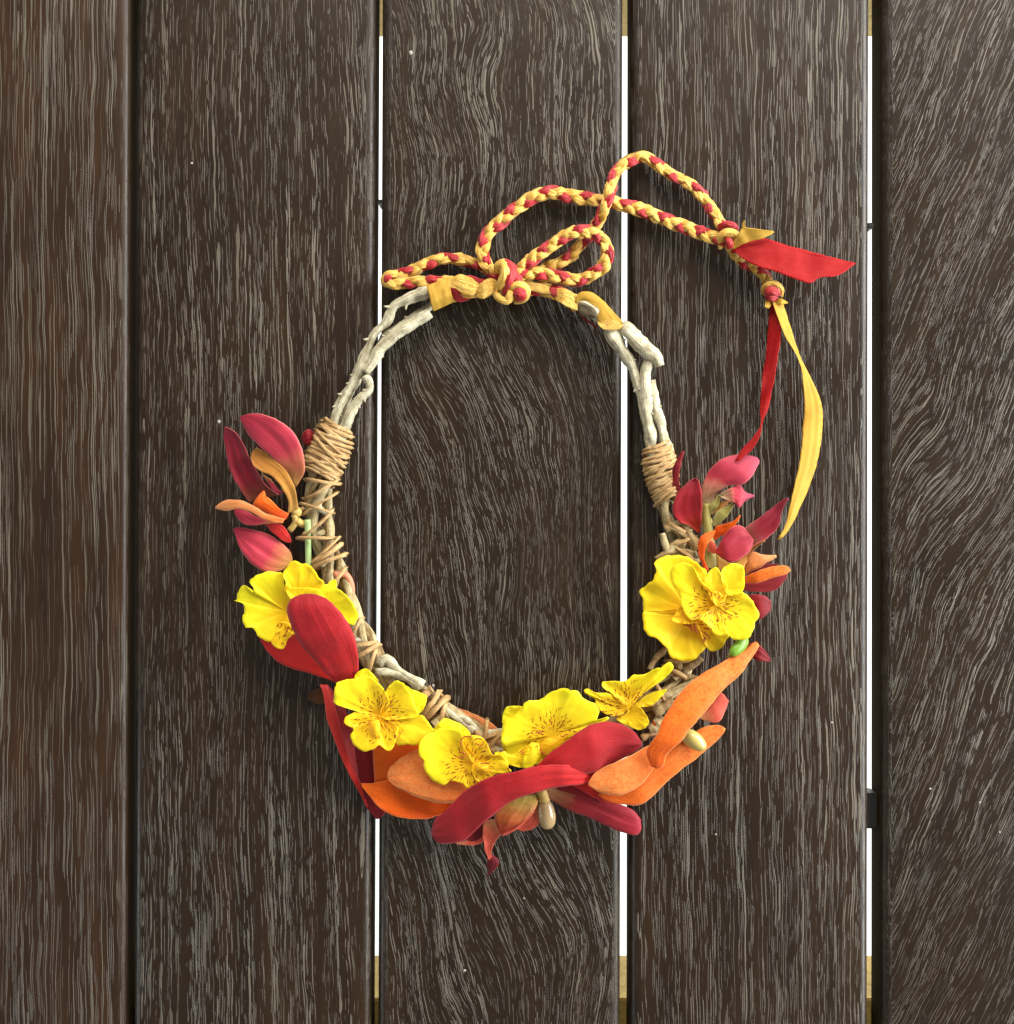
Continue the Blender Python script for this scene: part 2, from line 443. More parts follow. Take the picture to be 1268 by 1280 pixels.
M_och = petal_mat('ochre_petal', lin(206, 158, 76), lin(214, 148, 62), lin(212, 140, 66), .4, vein=.3, rim=lin(230, 178, 96))
M_or = petal_mat('orange_petal', lin(246, 108, 22), lin(248, 130, 38), lin(250, 144, 58), .4, vein=.25, rim=lin(248, 170, 100), mottle=lin(226, 84, 26))
M_or2 = petal_mat('deep_orange_petal', lin(250, 96, 16), lin(252, 104, 16), lin(253, 122, 30), .4, vein=.15, rim=lin(253, 160, 90), glow=.34)
M_orp = petal_mat('pale_orange_petal', lin(228, 130, 60), lin(238, 150, 84), lin(242, 166, 104), .4, vein=.3, rim=lin(248, 190, 140))
M_red = petal_mat('red_petal', lin(208, 26, 24), lin(188, 32, 38), lin(172, 34, 44), .35, vein=.2, rim=lin(196, 58, 66), rough=.62, mottle=lin(166, 20, 28))
M_orm = petal_mat('peach_orange_petal', lin(250, 132, 48), lin(252, 152, 74), lin(253, 168, 92), .4, vein=.2, rim=lin(253, 190, 130), mottle=lin(240, 108, 40), glow=.35)
M_redv = petal_mat('highlight_red_petal', lin(206, 30, 30), lin(230, 54, 48), lin(236, 76, 70), .35, vein=.15, rim=lin(244, 120, 110))  # brighter red paints the highlight on the folded leaf's outer strip
M_redl = petal_mat('bright_red_petal', lin(216, 38, 28), lin(208, 40, 36), lin(206, 50, 50), .35, vein=.2, rim=lin(232, 90, 86))
M_redd = petal_mat('dark_red_petal', lin(126, 14, 16), lin(146, 22, 28), lin(136, 24, 34), .35, vein=.25, rim=lin(190, 60, 66))
M_redo = petal_mat('red_orange_scoop', lin(226, 74, 34), lin(178, 36, 44), lin(150, 28, 44), .3, vein=.25, rim=lin(214, 90, 80))
M_redb = petal_mat('red_with_tan_base', lin(196, 150, 100), lin(160, 36, 44), lin(172, 36, 54), .34, vein=.25, rim=lin(206, 74, 76))
M_cor = petal_mat('coral_petal', lin(240, 176, 120), lin(232, 104, 78), lin(228, 96, 76), .4, vein=.2, rim=lin(246, 160, 130))
M_cup = petal_mat('ochre_red_cup', lin(184, 172, 84), lin(196, 120, 60), lin(196, 40, 26), .4, vein=.15, rim=lin(236, 110, 80))
M_maroon = petal_mat('maroon_tip', lin(150, 30, 34), lin(110, 16, 26), lin(96, 14, 24), .4, rim=lin(190, 70, 70))
M_fold = petal_mat('folded_red_leaf', lin(206, 60, 48), lin(178, 44, 60), lin(188, 60, 76), .3, vein=.25, rim=lin(214, 110, 110))
M_brown = petal_mat('brown_petal', lin(84, 50, 24), lin(96, 58, 26), lin(80, 46, 22), .4)
M_olive = petal_mat('olive_sepal', lin(196, 186, 110), lin(180, 170, 92), lin(170, 150, 80), .5, rim=lin(208, 200, 130))
M_twig = bark('pale_twig', lin(160, 150, 122), lin(200, 192, 164), lin(218, 211, 188))
M_vine = bark('tan_vine', lin(120, 96, 60), lin(156, 130, 88), lin(184, 160, 118))
M_vinep = bark('pale_vine', lin(150, 130, 90), lin(186, 168, 126), lin(206, 190, 152))
M_raf = bark('raffia', lin(176, 138, 88), lin(202, 164, 112), lin(220, 188, 140), .6)
M_sr = satin('red_satin', lin(190, 14, 24), lin(164, 8, 20))
M_sy = satin('gold_satin', lin(238, 192, 88), lin(222, 166, 56))
M_rr = ribbon_mat('red_ribbon', lin(150, 6, 12), lin(186, 44, 40))
M_ry = ribbon_mat('gold_ribbon', lin(206, 162, 66), lin(182, 134, 46))
M_grey = bark('grey_twig_end', lin(104, 92, 72), lin(126, 112, 90), lin(146, 132, 108))
M_green = plain('green_stem', lin(180, 206, 140), .5, lin(160, 190, 120))
M_bud = plain('green_bud', lin(120, 160, 50), .35, lin(96, 136, 36))
M_bead = plain('ivory_bead', lin(196, 166, 120), .18, lin(166, 134, 92), 90, .0001, .7)
M_bead2 = plain('olive_bead', lin(206, 188, 110), .22, lin(180, 160, 84), 90, .0001, .7)
M_stemo = plain('ochre_stem', lin(206, 176, 100), .6, lin(180, 146, 76))
M_pinkst = plain('pinkish_stem', lin(214, 140, 106), .5, lin(190, 112, 84))

# ------------------------------------------------------------------ setting: floor and table
def meshobj(name, bm, mat, parent=None):
    me = bpy.data.meshes.new(name); bm.to_mesh(me); bm.free()
    o = bpy.data.objects.new(name, me); COL.objects.link(o); me.materials.append(mat)
    if parent: o.parent = parent
    return o

bm = bmesh.new(); bmesh.ops.create_grid(bm, x_segments=4, y_segments=4, size=4.0)
for v in bm.verts: v.co.z = -0.74
fl = meshobj('floor', bm, M_floor); fl['kind'] = 'structure'

table = bpy.data.objects.new('slatted_table', None); COL.objects.link(table)
table['label'] = 'dark brown table top of wide wooden planks with narrow gaps between'
table['category'] = 'table'

def plank(x0t, x1t, x0b, x1b, mat, depth=44.0, bev=13.0, dz=0.0):
    """x at the top and the bottom of the photo for both long edges (table-surface pixels)"""
    y0, y1 = -130.0, 1410.0
    ext = lambda t, b, y: t + (b - t) * y / 1280
    bm = bmesh.new(); vv = []
    for z in (dz, dz - depth):
        for (t, b, y) in ((x0t, x0b, y0), (x1t, x1b, y0), (x1t, x1b, y1), (x0t, x0b, y1)):
            vv.append(bm.verts.new(((ext(t, b, y) - 634) * S, (640 - y) * S, z * S)))
    for f in ((0, 1, 2, 3), (7, 6, 5, 4), (0, 4, 5, 1), (1, 5, 6, 2), (2, 6, 7, 3), (3, 7, 4, 0)):
        bm.faces.new([vv[i] for i in f])
    bmesh.ops.recalc_face_normals(bm, faces=bm.faces)
    ed = [e for e in bm.edges if abs(e.verts[0].co.y - e.verts[1].co.y) > .1]
    ed = [e for e in ed if e.verts[0].co.z > -.5 * depth * S]
    bmesh.ops.bevel(bm, geom=ed, offset=bev * S, segments=5, profile=.5, affect='EDGES')
    bmesh.ops.recalc_face_normals(bm, faces=bm.faces); bm.normal_update()
    for f_ in bm.faces:
        if f_.normal.z < .25: f_.material_index = 1
    o = meshobj('plank', bm, mat, table); o.data.materials.append(M_side)
    o.data.polygons.foreach_set('use_smooth', [True] * len(o.data.polygons))
    try:
        o.data.set_sharp_from_angle(angle=math.radians(25))
    except Exception: pass
    return o
plank(-160, 161.5, -166, 157, W[0])
plank(170, 470, 165.5, 463.5, W[1])
plank(477.3, 779.5, 471.8, 776, W[2])
plank(789, 1089, 788, 1087, W[3])
plank(1104, 1440, 1103.5, 1438, W[4])

def box(name, x0, x1, y0, y1, z0, z1, mat, parent, bev=2):
    bm = bmesh.new(); bmesh.ops.create_cube(bm, size=1)
    for v in bm.verts:
        v.co = Vector((((x0 + x1) / 2 + v.co.x * (x1 - x0) - 634) * S, (640 - (y0 + y1) / 2 - v.co.y * (y1 - y0)) * S, ((z0 + z1) / 2 + v.co.z * (z1 - z0)) * S))
    bmesh.ops.recalc_face_normals(bm, faces=bm.faces)
    bmesh.ops.bevel(bm, geom=list(bm.edges), offset=bev * S, segments=2, affect='EDGES')
    return meshobj(name, bm, mat, parent)
box('support_beam', -150, 1430, 1268, 1368, -190, -46, M_beam, table)
box('support_beam', -150, 1430, -110, -33, -190, -46, M_beam, table)
box('spacer', 1086.5, 1102, 995, 1040, -43, -14, M_dark, table, 1.5)
box('spacer', 471.5, 480, 247, 251, -40, -8, M_dark, table, .8)
box('spacer', 1088, 1095, 276, 283, -40, -8, M_dark, table, .8)

# ------------------------------------------------------------------ the flower crown
CROWN = V(634, 660, 0)
crown = bpy.data.objects.new('flower_crown', None); COL.objects.link(crown); crown.location = CROWN
crown['label'] = 'twig flower crown with yellow, red and orange flowers and braided ribbon ties'
crown['category'] = 'flower crown'

# --- twigs of the bare upper arc
def twig(pts, r, mat=None, thorns=(), name='twig', bumpy=.45):
    P = spline(pts, max(16, int(sum(math.dist(a, b) for a, b in zip(pts, pts[1:])) / 4)))
    N = len(P); rr = []
    sd = rnd.random() * 40
    for i in range(N):
        u = i / (N - 1)
        b = .9 * (lerpl(r, u) if isinstance(r, (list, tuple)) else r)
        rr.append(b * (.94 + .16 * noise.noise(Vector((i * .21, sd, 0))) + .22 * max(0, noise.noise(Vector((i * .31, sd + 9, 0))) - .25)))
    for q in range(N // 9 + 1):
        c_ = rnd.randrange(N); am = rnd.uniform(.10, .28)
        for i in range(max(0, c_ - 3), min(N, c_ + 4)): rr[i] *= 1 + am * (1 - abs(i - c_) / 4)
    if name == 'twig': thorns = tuple(thorns) + tuple((rnd.uniform(.08, .95), rnd.choice((-1, 1)), rnd.uniform(3.5, 6)) for q in range(N // 9))
    o = sweep(crown, P, rr, mat or M_twig, name, seg=12, bumpy=bumpy, pleat=.34)
    for (u, side, ln) in thorns:
        i = int(u * (N - 1)); t, s, b = frames(P)[i]
        q = Vector(P[i]); dirv = (s * side * .9 + b * .45 + t * .35).normalized()
        base = q + dirv * rr[i] * .55
        Q = [tuple(base + dirv * ln * k / 5) for k in range(6)]
        sweep(o, Q, [3.4, 2.6, 2.0, 1.3, .9], mat or M_twig, 'thorn', seg=7)
    return o
def hz(pts, h0, h1):
    n = len(pts) - 1
    return [(p[0], p[1], h0 + (h1 - h0) * i / n) for i, p in enumerate(pts)]
twig(hz(cR3([(740, 95), (690, 115), (610, 150), (520, 190), (470, 285), (400, 360), (365, 440), (330, 530), (275, 640), (205, 760), (170, 880), (130, 1000)]), 24, 16),
     [6.6, 7.0, 6.2, 6.8, 7.4, 7.2], thorns=((.24, -1, 9), (.42, -1, 8), (.16, 1, 10), (.74, -1, 7)))
twig(hz(cR3([(720, 230), (640, 285), (540, 345), (450, 425), (390, 520), (350, 575)]), 20, 24), [8.2, 8.0, 8.6, 8.4, 9.0, 6.0], thorns=((.55, -1, 8), (.48, -1, 7), (.72, 1, 6)))
twig(hz(cR3([(790, 130), (730, 190), (670, 230), (560, 300), (470, 380), (420, 450)]), 14, 12), 5.2)
twig(hz(cR3([(345, 590), (375, 630), (375, 675), (320, 725), (270, 800), (235, 890), (190, 1000)]), 23, 18), [6.0, 5.5, 6.2, 6.6, 8.0, 8.4], thorns=((.34, 1, 6),))
twig(hz(cR3([(300, 600), (265, 680), (225, 770), (215, 880), (160, 1000)]), 9, 9), 7.5)
twig(hz(cR4([(70, 250), (100, 310), (160, 400), (205, 480), (235, 580), (262, 700), (290, 860), (300, 960)]), 22, 16),
     [7.6, 7.4, 7.0, 7.2, 6.2, 6.4], thorns=((.17, 1, 8), (.44, 1, 9), (.30, -1, 5), (.66, 1, 7)))
twig(hz(cR4([(150, 270), (190, 300), (260, 375), (320, 430), (338, 470)]), 22, 28), [8.5, 9.5, 10.5, 11.5, 7.5])
twig(hz(cR4([(292, 445), (268, 510), (268, 600), (275, 700), (292, 800), (300, 880)]), 24, 18), [6.4, 7.4, 7.8, 7.4, 6.6], thorns=((.30, -1, 6), (.62, 1, 5)))
twig(hz(cR4([(300, 540), (312, 620), (335, 730), (362, 830), (385, 920)]), 16, 18), [5.8, 6.8, 7.0, 6.6], thorns=((.12, -1, 6), (.92, -1, 8)))

# --- twisted vine bundle of the lower arc
RING = [(402, 588, 18), (398, 640, 18), (410, 690, 18), (428, 745, 18), (450, 795, 18), (482, 838, 18), (530, 878, 18), (585, 912, 18),
        (640, 932, 18), (700, 934, 18), (762, 916, 18), (815, 880, 18), (848, 835, 18), (862, 780, 18), (860, 720, 18), (850, 670, 18), (832, 615, 18)]
def along(pts, f):
    P = spline(pts, 200); return P[max(0, min(200, int(f * 200)))]
def vine(k, phase, turns, rad, r, mat, f0=0.0, f1=1.0):
    P = spline(RING, 240); F = frames(P); out = []
    for i in range(int(f0 * 240), int(f1 * 240) + 1):
        a = phase + turns * 2 * math.pi * i / 240
        t, s, b = F[i]
        w = rad * (1 + .3 * noise.noise(Vector((i * .06, k * 7.0, 0))))
        q = Vector(P[i]) + s * math.cos(a) * w + b * math.sin(a) * w * .62
        out.append((q.x, q.y, q.z + 2 * noise.noise(Vector((i * .1, k * 3.1, 5)))))
    n = len(out)
    rr = [r * (1 + .22 * noise.noise(Vector((i * .3, k, 1)))) for i in range(n)]
    sweep(crown, out, rr, mat, 'vine', seg=8, bumpy=.3)
vine(1, 0.3, 5.0, 11, 6.2, M_vinep)
vine(2, 2.2, 4.2, 12, 5.6, M_vinep)
vine(3, 4.1, 5.6, 11, 5.4, M_vine)
vine(4, 5.2, 3.4, 13, 4.6, M_vinep)
vine(5, 1.2, 7.0, 12, 3.6, M_vine)
vine(6, 3.3, 6.3, 14, 3.0, M_vinep)
# stub ends and thorns that stick out of the bundle
for f, side, ln, m in ((.05, -1, 12, M_twig), (.085, 1, 13, M_vinep), (.12, 1, 14, M_twig), (.19, 1, 16, M_vinep), (.24, 1, 18, M_twig), (.29, 1, 12, M_vinep),
                       (.335, 1, 10, M_twig), (.40, 1, 10, M_raf), (.425, 1, 12, M_twig), (.72, 1, 14, M_vine), (.745, 1, 20, M_vine), (.77, -1, 16, M_vine),
                       (.90, 1, 17, M_vinep), (.925, 1, 16, M_vine), (.95, 1, 18, M_vinep), (.88, -1, 12, M_vinep)):
    P = spline(RING, 200); i = int(f * 200); t, s, b = frames(P)[i]
    d = (s * -side + b * .5 + t * rnd.uniform(-.9, .9)).normalized()
    q = Vector(P[i]) - d * 2 + b * 6
    L_ = ln * 1.25
    Q = [tuple(q + d * L_ * j / 6 + b * 2 * math.sin(j)) for j in range(7)]
    sweep(crown, Q, [4.6, 4.2, 4.0, 3.6, 2.6], m, 'twig_stub', seg=7)
# bare twig lengths that show beside the yellow flowers
for pts, r, m in ((cP([(190, 60), (240, 20), (290, 60), (340, 110), (400, 150), (470, 190), (515, 215)]), 6.2, M_twig),
                  (cP([(170, 110), (260, 115), (350, 135), (430, 175), (500, 220)]), 5.8, M_twig),
                  (cP([(520, 290), (560, 250), (580, 235)]), 5.0, M_raf),
                  (cP([(590, 500), (640, 455), (690, 425)]), 6.8, M_vinep),
                  (cP([(660, 370), (730, 430), (800, 480), (850, 520), (880, 545)]), 4.8, M_twig),
                  (cP([(760, 440), (830, 470), (880, 510), (890, 545)]), 4.0, M_twig),
                  (cP([(880, 520), (940, 600), (1000, 660), (1030, 690)]), 4.2, M_raf),
                  (cP([(960, 560), (1030, 545), (1080, 540)]), 4.0, M_twig),
                  (cP([(950, 590), (1020, 610), (1075, 620)]), 4.2, M_raf),
                  (cP([(930, 560), (1010, 640), (1060, 690)]), 3.4, M_vinep),
                  (cF([(450, 180), (490, 110), (560, 40)]), 4.0, M_vine), (cF([(545, 205), (640, 215), (740, 232)]), 3.4, M_vine),
                  (cF([(430, 415), (540, 350), (640, 290), (720, 250)]), 4.6, M_vinep), (cF([(600, 120), (640, 180), (600, 240)]), 5, M_vine),
                  (cF([(650, 190), (720, 140), (760, 100)]), 6, M_vine), (cF([(470, 440), (540, 400), (600, 370)]), 8, M_vine),
                  (cF([(400, 600), (450, 580), (500, 570)]), 4, M_raf), (cF([(450, 550), (490, 530), (530, 470)]), 7, M_vinep),
                  (cH([(80, 790), (160, 770), (260, 850), (370, 960)]), 5.2, M_vine), (cH([(60, 820), (80, 900), (120, 980), (200, 900), (265, 925)]), 4.6, M_vinep),
                  (cH([(0, 1050), (80, 1000), (200, 980), (330, 1000)]), 4.4, M_vine), (cH([(100, 780), (160, 750), (200, 725)]), 3.6, M_vinep),
                  (cH([(240, 740), (300, 840), (360, 930)]), 5.4, M_vine)):
    twig(hz(pts, 30, 30), r, m, name='vine_end')
sweep(crown, spline(hz(cB([(665, 60), (668, 250), (672, 430)]), 26, 26), 14), 3.9, M_green, 'flower_stem', seg=10)
sweep(crown, spline(hz(cB([(870, 500), (950, 490), (1000, 560), (1010, 660)]), 26, 14), 14), 5.0, M_pinkst, 'flower_stem', seg=10)

# --- raffia binding
def wrap(p0, p1, rw, rh, turns, r, mat, name, tilt=.3, jit=.1, ph=0.0, f=.55):
    a = Vector(p0); b = Vector(p1); ax = (b - a); L = ax.length; t = ax.normalized()
    s = t.cross(Vector((0, 0, 1))).normalized(); up = Vector((0, 0, 1))
    n = int(turns * 26); out = []; sd = rnd.random() * 30
    for i in range(n + 1):
        u = i / n; th = ph + turns * 2 * math.pi * u
        w = lerpl(rw, u); hh = lerpl(rh, u)
        k = 1 + .07 * noise.noise(Vector((th * .35, sd, 0)))
        ti = tilt + jit * noise.noise(Vector((th * .16, sd, 7))) * 3
        q = a + t * (L * u + ti * w * math.cos(th) + 2.5 * noise.noise(Vector((th * .5, sd, 3)))) + s * math.cos(th) * w * k + up * math.sin(th) * hh * k
        out.append((q.x, q.y, max(r * .6, q.z)))
    return sweep(crown, out, r, mat, name, seg=8, flat=f, bumpy=.3, pleat=.5)
wrap((423, 532, 19), (398, 596, 19), [19, 24, 25, 23], [15, 18, 18, 17], 12, 2.3, M_raf, 'raffia_strand', .22)
wrap((424, 535, 19), (400, 590, 19), [20, 25, 26, 24], [16, 19, 19, 18], 9, 2.3, M_raf, 'raffia_strand', -.05, .16, 1.5)
wrap((420, 540, 19), (402, 585, 19), [22, 26, 25], [16, 20, 19], 5, 2.1, M_raf, 'raffia_strand', .42, .1, 3)
wrap((822, 556, 18), (833, 628, 18), [15, 19, 18, 14], [14, 17, 17, 14], 14, 2.2, M_raf, 'raffia_strand', -.2)
wrap((820, 558, 18), (832, 618, 18), [17, 21, 20, 16], [15, 18, 18, 15], 10, 2.2, M_raf, 'raffia_strand', .05, .14, 2)
wrap((821, 565, 18), (834, 622, 18), [20, 21, 17], [16, 19, 16], 6, 2.0, M_raf, 'raffia_strand', -.4, .1, 4)
def tie(x, y, ang, w, hh, r, turns=1.3, mat=None, h=19):
    ca, sa = math.cos(math.radians(ang)), math.sin(math.radians(ang))
    wrap((x - ca * 3, y - sa * 3, h), (x + ca * 3, y + sa * 3, h), w, hh, turns, r, mat or M_raf, 'raffia_strand', rnd.uniform(-.15, .15), .1, rnd.uniform(2.4, 4.0), .6)
for x, y, ang, w, r in ((404, 603, 95, 23, 2.6), (402, 612, 62, 25, 2.4), (400, 628, 55, 26, 2.2), (397, 634, 118, 22, 2.0), (399, 655, 54, 26, 2.3), (396, 672, 84, 24, 2.4), (408, 692, 62, 24, 3.4), (411, 700, 68, 24, 3.0),
                        (409, 686, 40, 22, 2.0), (420, 724, 40, 20, 2.6), (436, 770, 95, 19, 2.6), (444, 786, 30, 18, 3.0), (452, 806, 85, 19, 3.2), (458, 815, 60, 20, 3.4), (464, 826, 20, 20, 3.0),
                        (538, 880, 35, 20, 4.2), (546, 886, 58, 20, 4.4), (552, 893, 20, 19, 3.8), (606, 916, 20, 18, 3.0), (614, 920, 55, 19, 3.4), (620, 925, 35, 20, 2.8),
                        (800, 893, -40, 20, 3.0), (812, 880, -70, 19, 3.2), (826, 868, -20, 20, 2.8), (846, 842, -60, 20, 3.0), (852, 826, -95, 20, 3.2), (848, 660, 110, 18, 2.6), (853, 676, 70, 18, 2.8), (856, 690, 125, 19, 2.4)):
    tie(x, y, ang, w, 17, r * .88)

# --- flowers
def calyx(name, x, y, h, mat, r=7):
    return sweep(crown, [(x, y, max(2, h - 26)), (x, y, h - 12), (x, y, h - 4), (x + .5, y, h - 1)], [r * .5, r * .7, r, r * .6], mat, name, seg=10)

# left pink and orange flower
f = calyx('pink_flower', 371, 640, 34, M_stemo)
petal(f, cA([(770, 775), (850, 640), (850, 540), (830, 430), (760, 290), (640, 190), (500, 130), (380, 120), (280, 145)]),
      cA([(740, 725), (700, 650), (640, 585), (540, 480), (440, 392), (360, 310), (310, 220), (285, 165), (280, 146)]), [36, 48, 56, 52], M_pink, .10, tilt=-.15, rib=.05)
petal(f, cA([(430, 375), (430, 410), (480, 440), (560, 490)]), cA([(440, 370), (500, 430), (560, 480), (570, 492)]), [34, 34], M_redd)
petal(f, cA([(370, 900), (270, 760), (212, 660), (180, 560), (150, 400), (138, 290), (150, 236)]),
      cA([(630, 835), (530, 765), (450, 660), (370, 510), (320, 400), (255, 295), (155, 236)]), [18, 26, 40, 54], M_pinkd, -.14, tilt=.12, rib=-.03)
petal(f, cA([(560, 700), (600, 760), (640, 800), (670, 805)]), cA([(470, 640), (520, 720), (580, 790), (630, 830)]), [32, 36], M_pink, .05)
petal(f, cA([(795, 960), (775, 800), (700, 640), (600, 540), (500, 460), (425, 425), (385, 465)]),
      cA([(700, 1000), (708, 900), (650, 770), (560, 670), (470, 630), (400, 570), (378, 500)]), [34, 44, 44, 40], M_och, -.10)
petal(f, cA([(690, 1050), (560, 1010), (460, 960), (395, 930), (430, 860), (488, 800)]), cA([(715, 1000), (640, 960), (570, 890), (530, 860), (510, 850), (496, 800)]), [34, 42, 46, 42], M_or2, .2)
petal(f, cA([(680, 1045), (520, 1000), (420, 940), (320, 893), (220, 878), (130, 892), (65, 945)]), cA([(660, 1085), (560, 1075), (460, 1035), (370, 985), (270, 958), (160, 975), (65, 953)]), [40, 48, 50, 44], M_orp, .2)
petal(f, cA([(640, 1075), (560, 1060), (460, 1040), (360, 990), (290, 960), (230, 972)]), cA([(600, 1085), (520, 1085), (400, 1103), (320, 1090), (260, 1040), (230, 980)]), [36, 38, 36, 34], M_pink, .1)
petal(f, cA([(735, 1255), (728, 1210), (685, 1135), (610, 1085), (510, 1085)]), cA([(720, 1258), (660, 1235), (600, 1190), (540, 1140), (508, 1092)]), [26, 32, 34, 34], M_redl, .1)
petal(f, cB([(545, 390), (540, 340), (510, 295), (440, 230), (350, 175), (230, 138), (130, 124), (75, 134)]),
      cB([(500, 432), (430, 472), (340, 478), (230, 420), (150, 325), (110, 245), (88, 180), (75, 138)]), [22, 30, 32, 26], M_pink, .10, tilt=.12, rib=.05)
petal(f, cA([(950, 300), (890, 258), (840, 290), (822, 335)]), cA([(960, 380), (880, 395), (840, 378), (822, 340)]), [20, 26, 22], M_redd, .2)
sweep(f, spline(hz(cA([(760, 1010), (770, 1080), (720, 1150)]), 30, 24), 8), 4, M_stemo, 'flower_stem')
sweep(f, spline(hz(cA([(780, 1060), (830, 1090), (900, 1090)]), 28, 18), 8), 5, M_stemo, 'flower_stem')

# big red petals at the left
f = calyx('red_flower', 428, 858, 30, M_redd)
petal(f, cB([(930, 1370), (850, 1320), (745, 1205), (640, 1090), (570, 980), (520, 870), (500, 770), (530, 695), (600, 655), (680, 648)]),
      cB([(1050, 1330), (1068, 1240), (1060, 1090), (1020, 950), (960, 840), (880, 745), (800, 680), (740, 655), (700, 648), (682, 648)]), [34, 62, 78, 84, 74], M_red, .18, m=16)
petal(f, [(432, 858), (412, 850), (385, 841), (358, 833), (337, 818), (325, 800)], [(436, 840), (415, 815), (390, 790), (365, 778), (342, 780), (326, 796)], [26, 28, 26, 22], M_redl, -.12, tilt=.2)
petal(f, cC([(500, 1200), (430, 1060), (340, 900), (255, 700), (180, 490), (162, 330), (125, 226)]),
      cC([(510, 1190), (430, 970), (350, 780), (285, 560), (250, 400), (215, 300), (188, 228)]), [12, 20, 28, 34, 36], M_redv, .05, tilt=-.15, ruffle=.6)
petal(f, cC([(480, 1100), (420, 960), (345, 780), (285, 560), (250, 400), (215, 300), (188, 228)]),
      cC([(520, 1090), (440, 980), (410, 800), (395, 620), (335, 440), (280, 330), (200, 240)]), [22, 32, 38, 42, 42], M_redd, -.1, tilt=-.7, ruffle=.4)
petal(f, cC([(400, 640), (400, 780), (420, 900), (440, 1040), (470, 1130)]), cC([(620, 640), (600, 760), (606, 880), (625, 1000), (640, 1100)]), [22, 18, 16, 14], M_redd, .05)
petal(f, [(447, 975), (452, 995), (459, 1010), (469, 1023)], [(486, 985), (486, 1000), (482, 1016), (473, 1024)], [14, 10, 8, 6], M_redd, .06)
petal(f, [(408, 864), (396, 860), (384, 870)], [(408, 878), (396, 880), (386, 874)], [5, 4, 3], M_brown, .1)
petal(f, cB([(1100, 1060), (1170, 1010), (1240, 1050), (1268, 1130)]), cB([(1100, 1150), (1170, 1120), (1220, 1180), (1262, 1230)]), [10, 9], M_redd, .1)

# upper-left yellow flower
def yflower(x, y, h): return calyx('yellow_flower', x, y, h, M_lip, 5)
fc = cB([(540, 840)])[0]
f = yflower(fc[0], fc[1], 40)
patch(f, cB([(480, 620), (470, 490), (430, 478), (330, 475), (205, 538), (235, 600), (225, 637), (160, 578), (108, 640), (112, 688), (82, 702), (155, 728), (162, 800), (148, 820), (165, 912), (230, 920), (278, 992), (385, 1030), (440, 960), (500, 880), (560, 840), (540, 700)]),
      cB([(500, 790)])[0], 38, [52, 56, 52, 46, 50], M_yelp, fc, 3, 4)
patch(f, cB([(480, 625), (492, 560), (470, 490), (528, 402), (570, 384), (620, 408), (680, 420), (740, 500), (792, 560), (760, 625), (660, 700), (570, 660)]),
      cB([(590, 680)])[0], 42, [54, 58, 52, 46], M_yelw, fc, 2.5, 4)
patch(f, cB([(490, 605), (620, 600), (745, 612), (800, 700), (700, 780), (580, 760), (530, 690)]), cB([(620, 720)])[0], 46, 55, M_yelp, fc, 1.5, 3)
patch(f, cB([(745, 620), (800, 572), (850, 592), (920, 618), (1000, 690), (1062, 812), (1022, 895), (930, 840), (820, 760), (740, 700)]), cB([(800, 740)])[0], 46, [52, 56, 54, 50], M_yelp, fc, 2, 4)
patch(f, cB([(830, 560), (880, 535), (895, 580), (870, 620), (830, 600)]), cB([(855, 600)])[0], 40, 42, M_yelp, fc, 1, 3)
patch(f, cB([(560, 960), (540, 890), (480, 868), (425, 888), (405, 960), (378, 1042), (450, 1088), (485, 1068), (502, 1020), (545, 975)]), cB([(490, 930)])[0], 52, [50, 56, 58, 56], M_yel2, fc, 2, 3)

# lower-left yellow flower with freckled throat
fc = cC([(600, 470)])[0]; f = yflower(fc[0], fc[1], 50)
patch(f, cC([(400, 175), (430, 125), (490, 98), (545, 140), (590, 210), (520, 260), (430, 230)]), cC([(500, 220)])[0], 48, 46, M_yelp, fc, 1.2, 3)
patch(f, cC([(800, 245), (850, 262), (965, 305), (972, 360), (935, 440), (860, 470), (800, 400)]), cC([(830, 400)])[0], 46, 48, M_yelp, fc, 1.2, 3)
patch(f, cC([(238, 300), (268, 208), (380, 180), (430, 172), (485, 152), (535, 172), (605, 225), (655, 300), (680, 380), (640, 490), (540, 520), (430, 445), (330, 410), (290, 396), (242, 370)]), fc, 50, [62, 66, 62, 56, 60], M_yel, fc, 2.5, 5)
patch(f, cC([(650, 275), (700, 215), (742, 194), (800, 228), (850, 300), (885, 400), (905, 475), (780, 500), (640, 500), (610, 440), (650, 350)]), fc, 51, [60, 66, 62, 54], M_yel, fc, 2.2, 4)
patch(f, cC([(600, 460), (700, 500), (790, 488), (900, 468), (955, 482), (1010, 560), (1034, 592), (960, 640), (905, 706), (820, 700), (745, 706), (690, 640), (620, 540)]), fc, 52, [52, 60, 62, 60], M_yel2, fc, 2.2, 5)
patch(f, cC([(590, 470), (500, 470), (430, 440), (340, 478), (318, 530), (390, 580), (372, 630), (398, 705), (470, 754), (560, 738), (596, 704), (668, 754), (712, 722), (735, 640), (745, 570), (660, 500)]), cC([(590, 510)])[0], 54, [54, 58, 64, 62, 58], M_yel2, fc, 2.0, 4)
patch(f, cC([(540, 520), (570, 505), (600, 520), (606, 590), (590, 632), (558, 642), (528, 615), (525, 560)]), cC([(565, 575)])[0], 66, 59, M_lip, fc, .5, 2, name='lip', n=30, rings=6)
for pts in (((520, 560), (535, 530), (550, 500)), ((600, 600), (598, 560), (590, 520))):
    sweep(f, spline(hz(cC(pts), 60, 60), 6), 1.3, M_lip, 'stamen', seg=6)

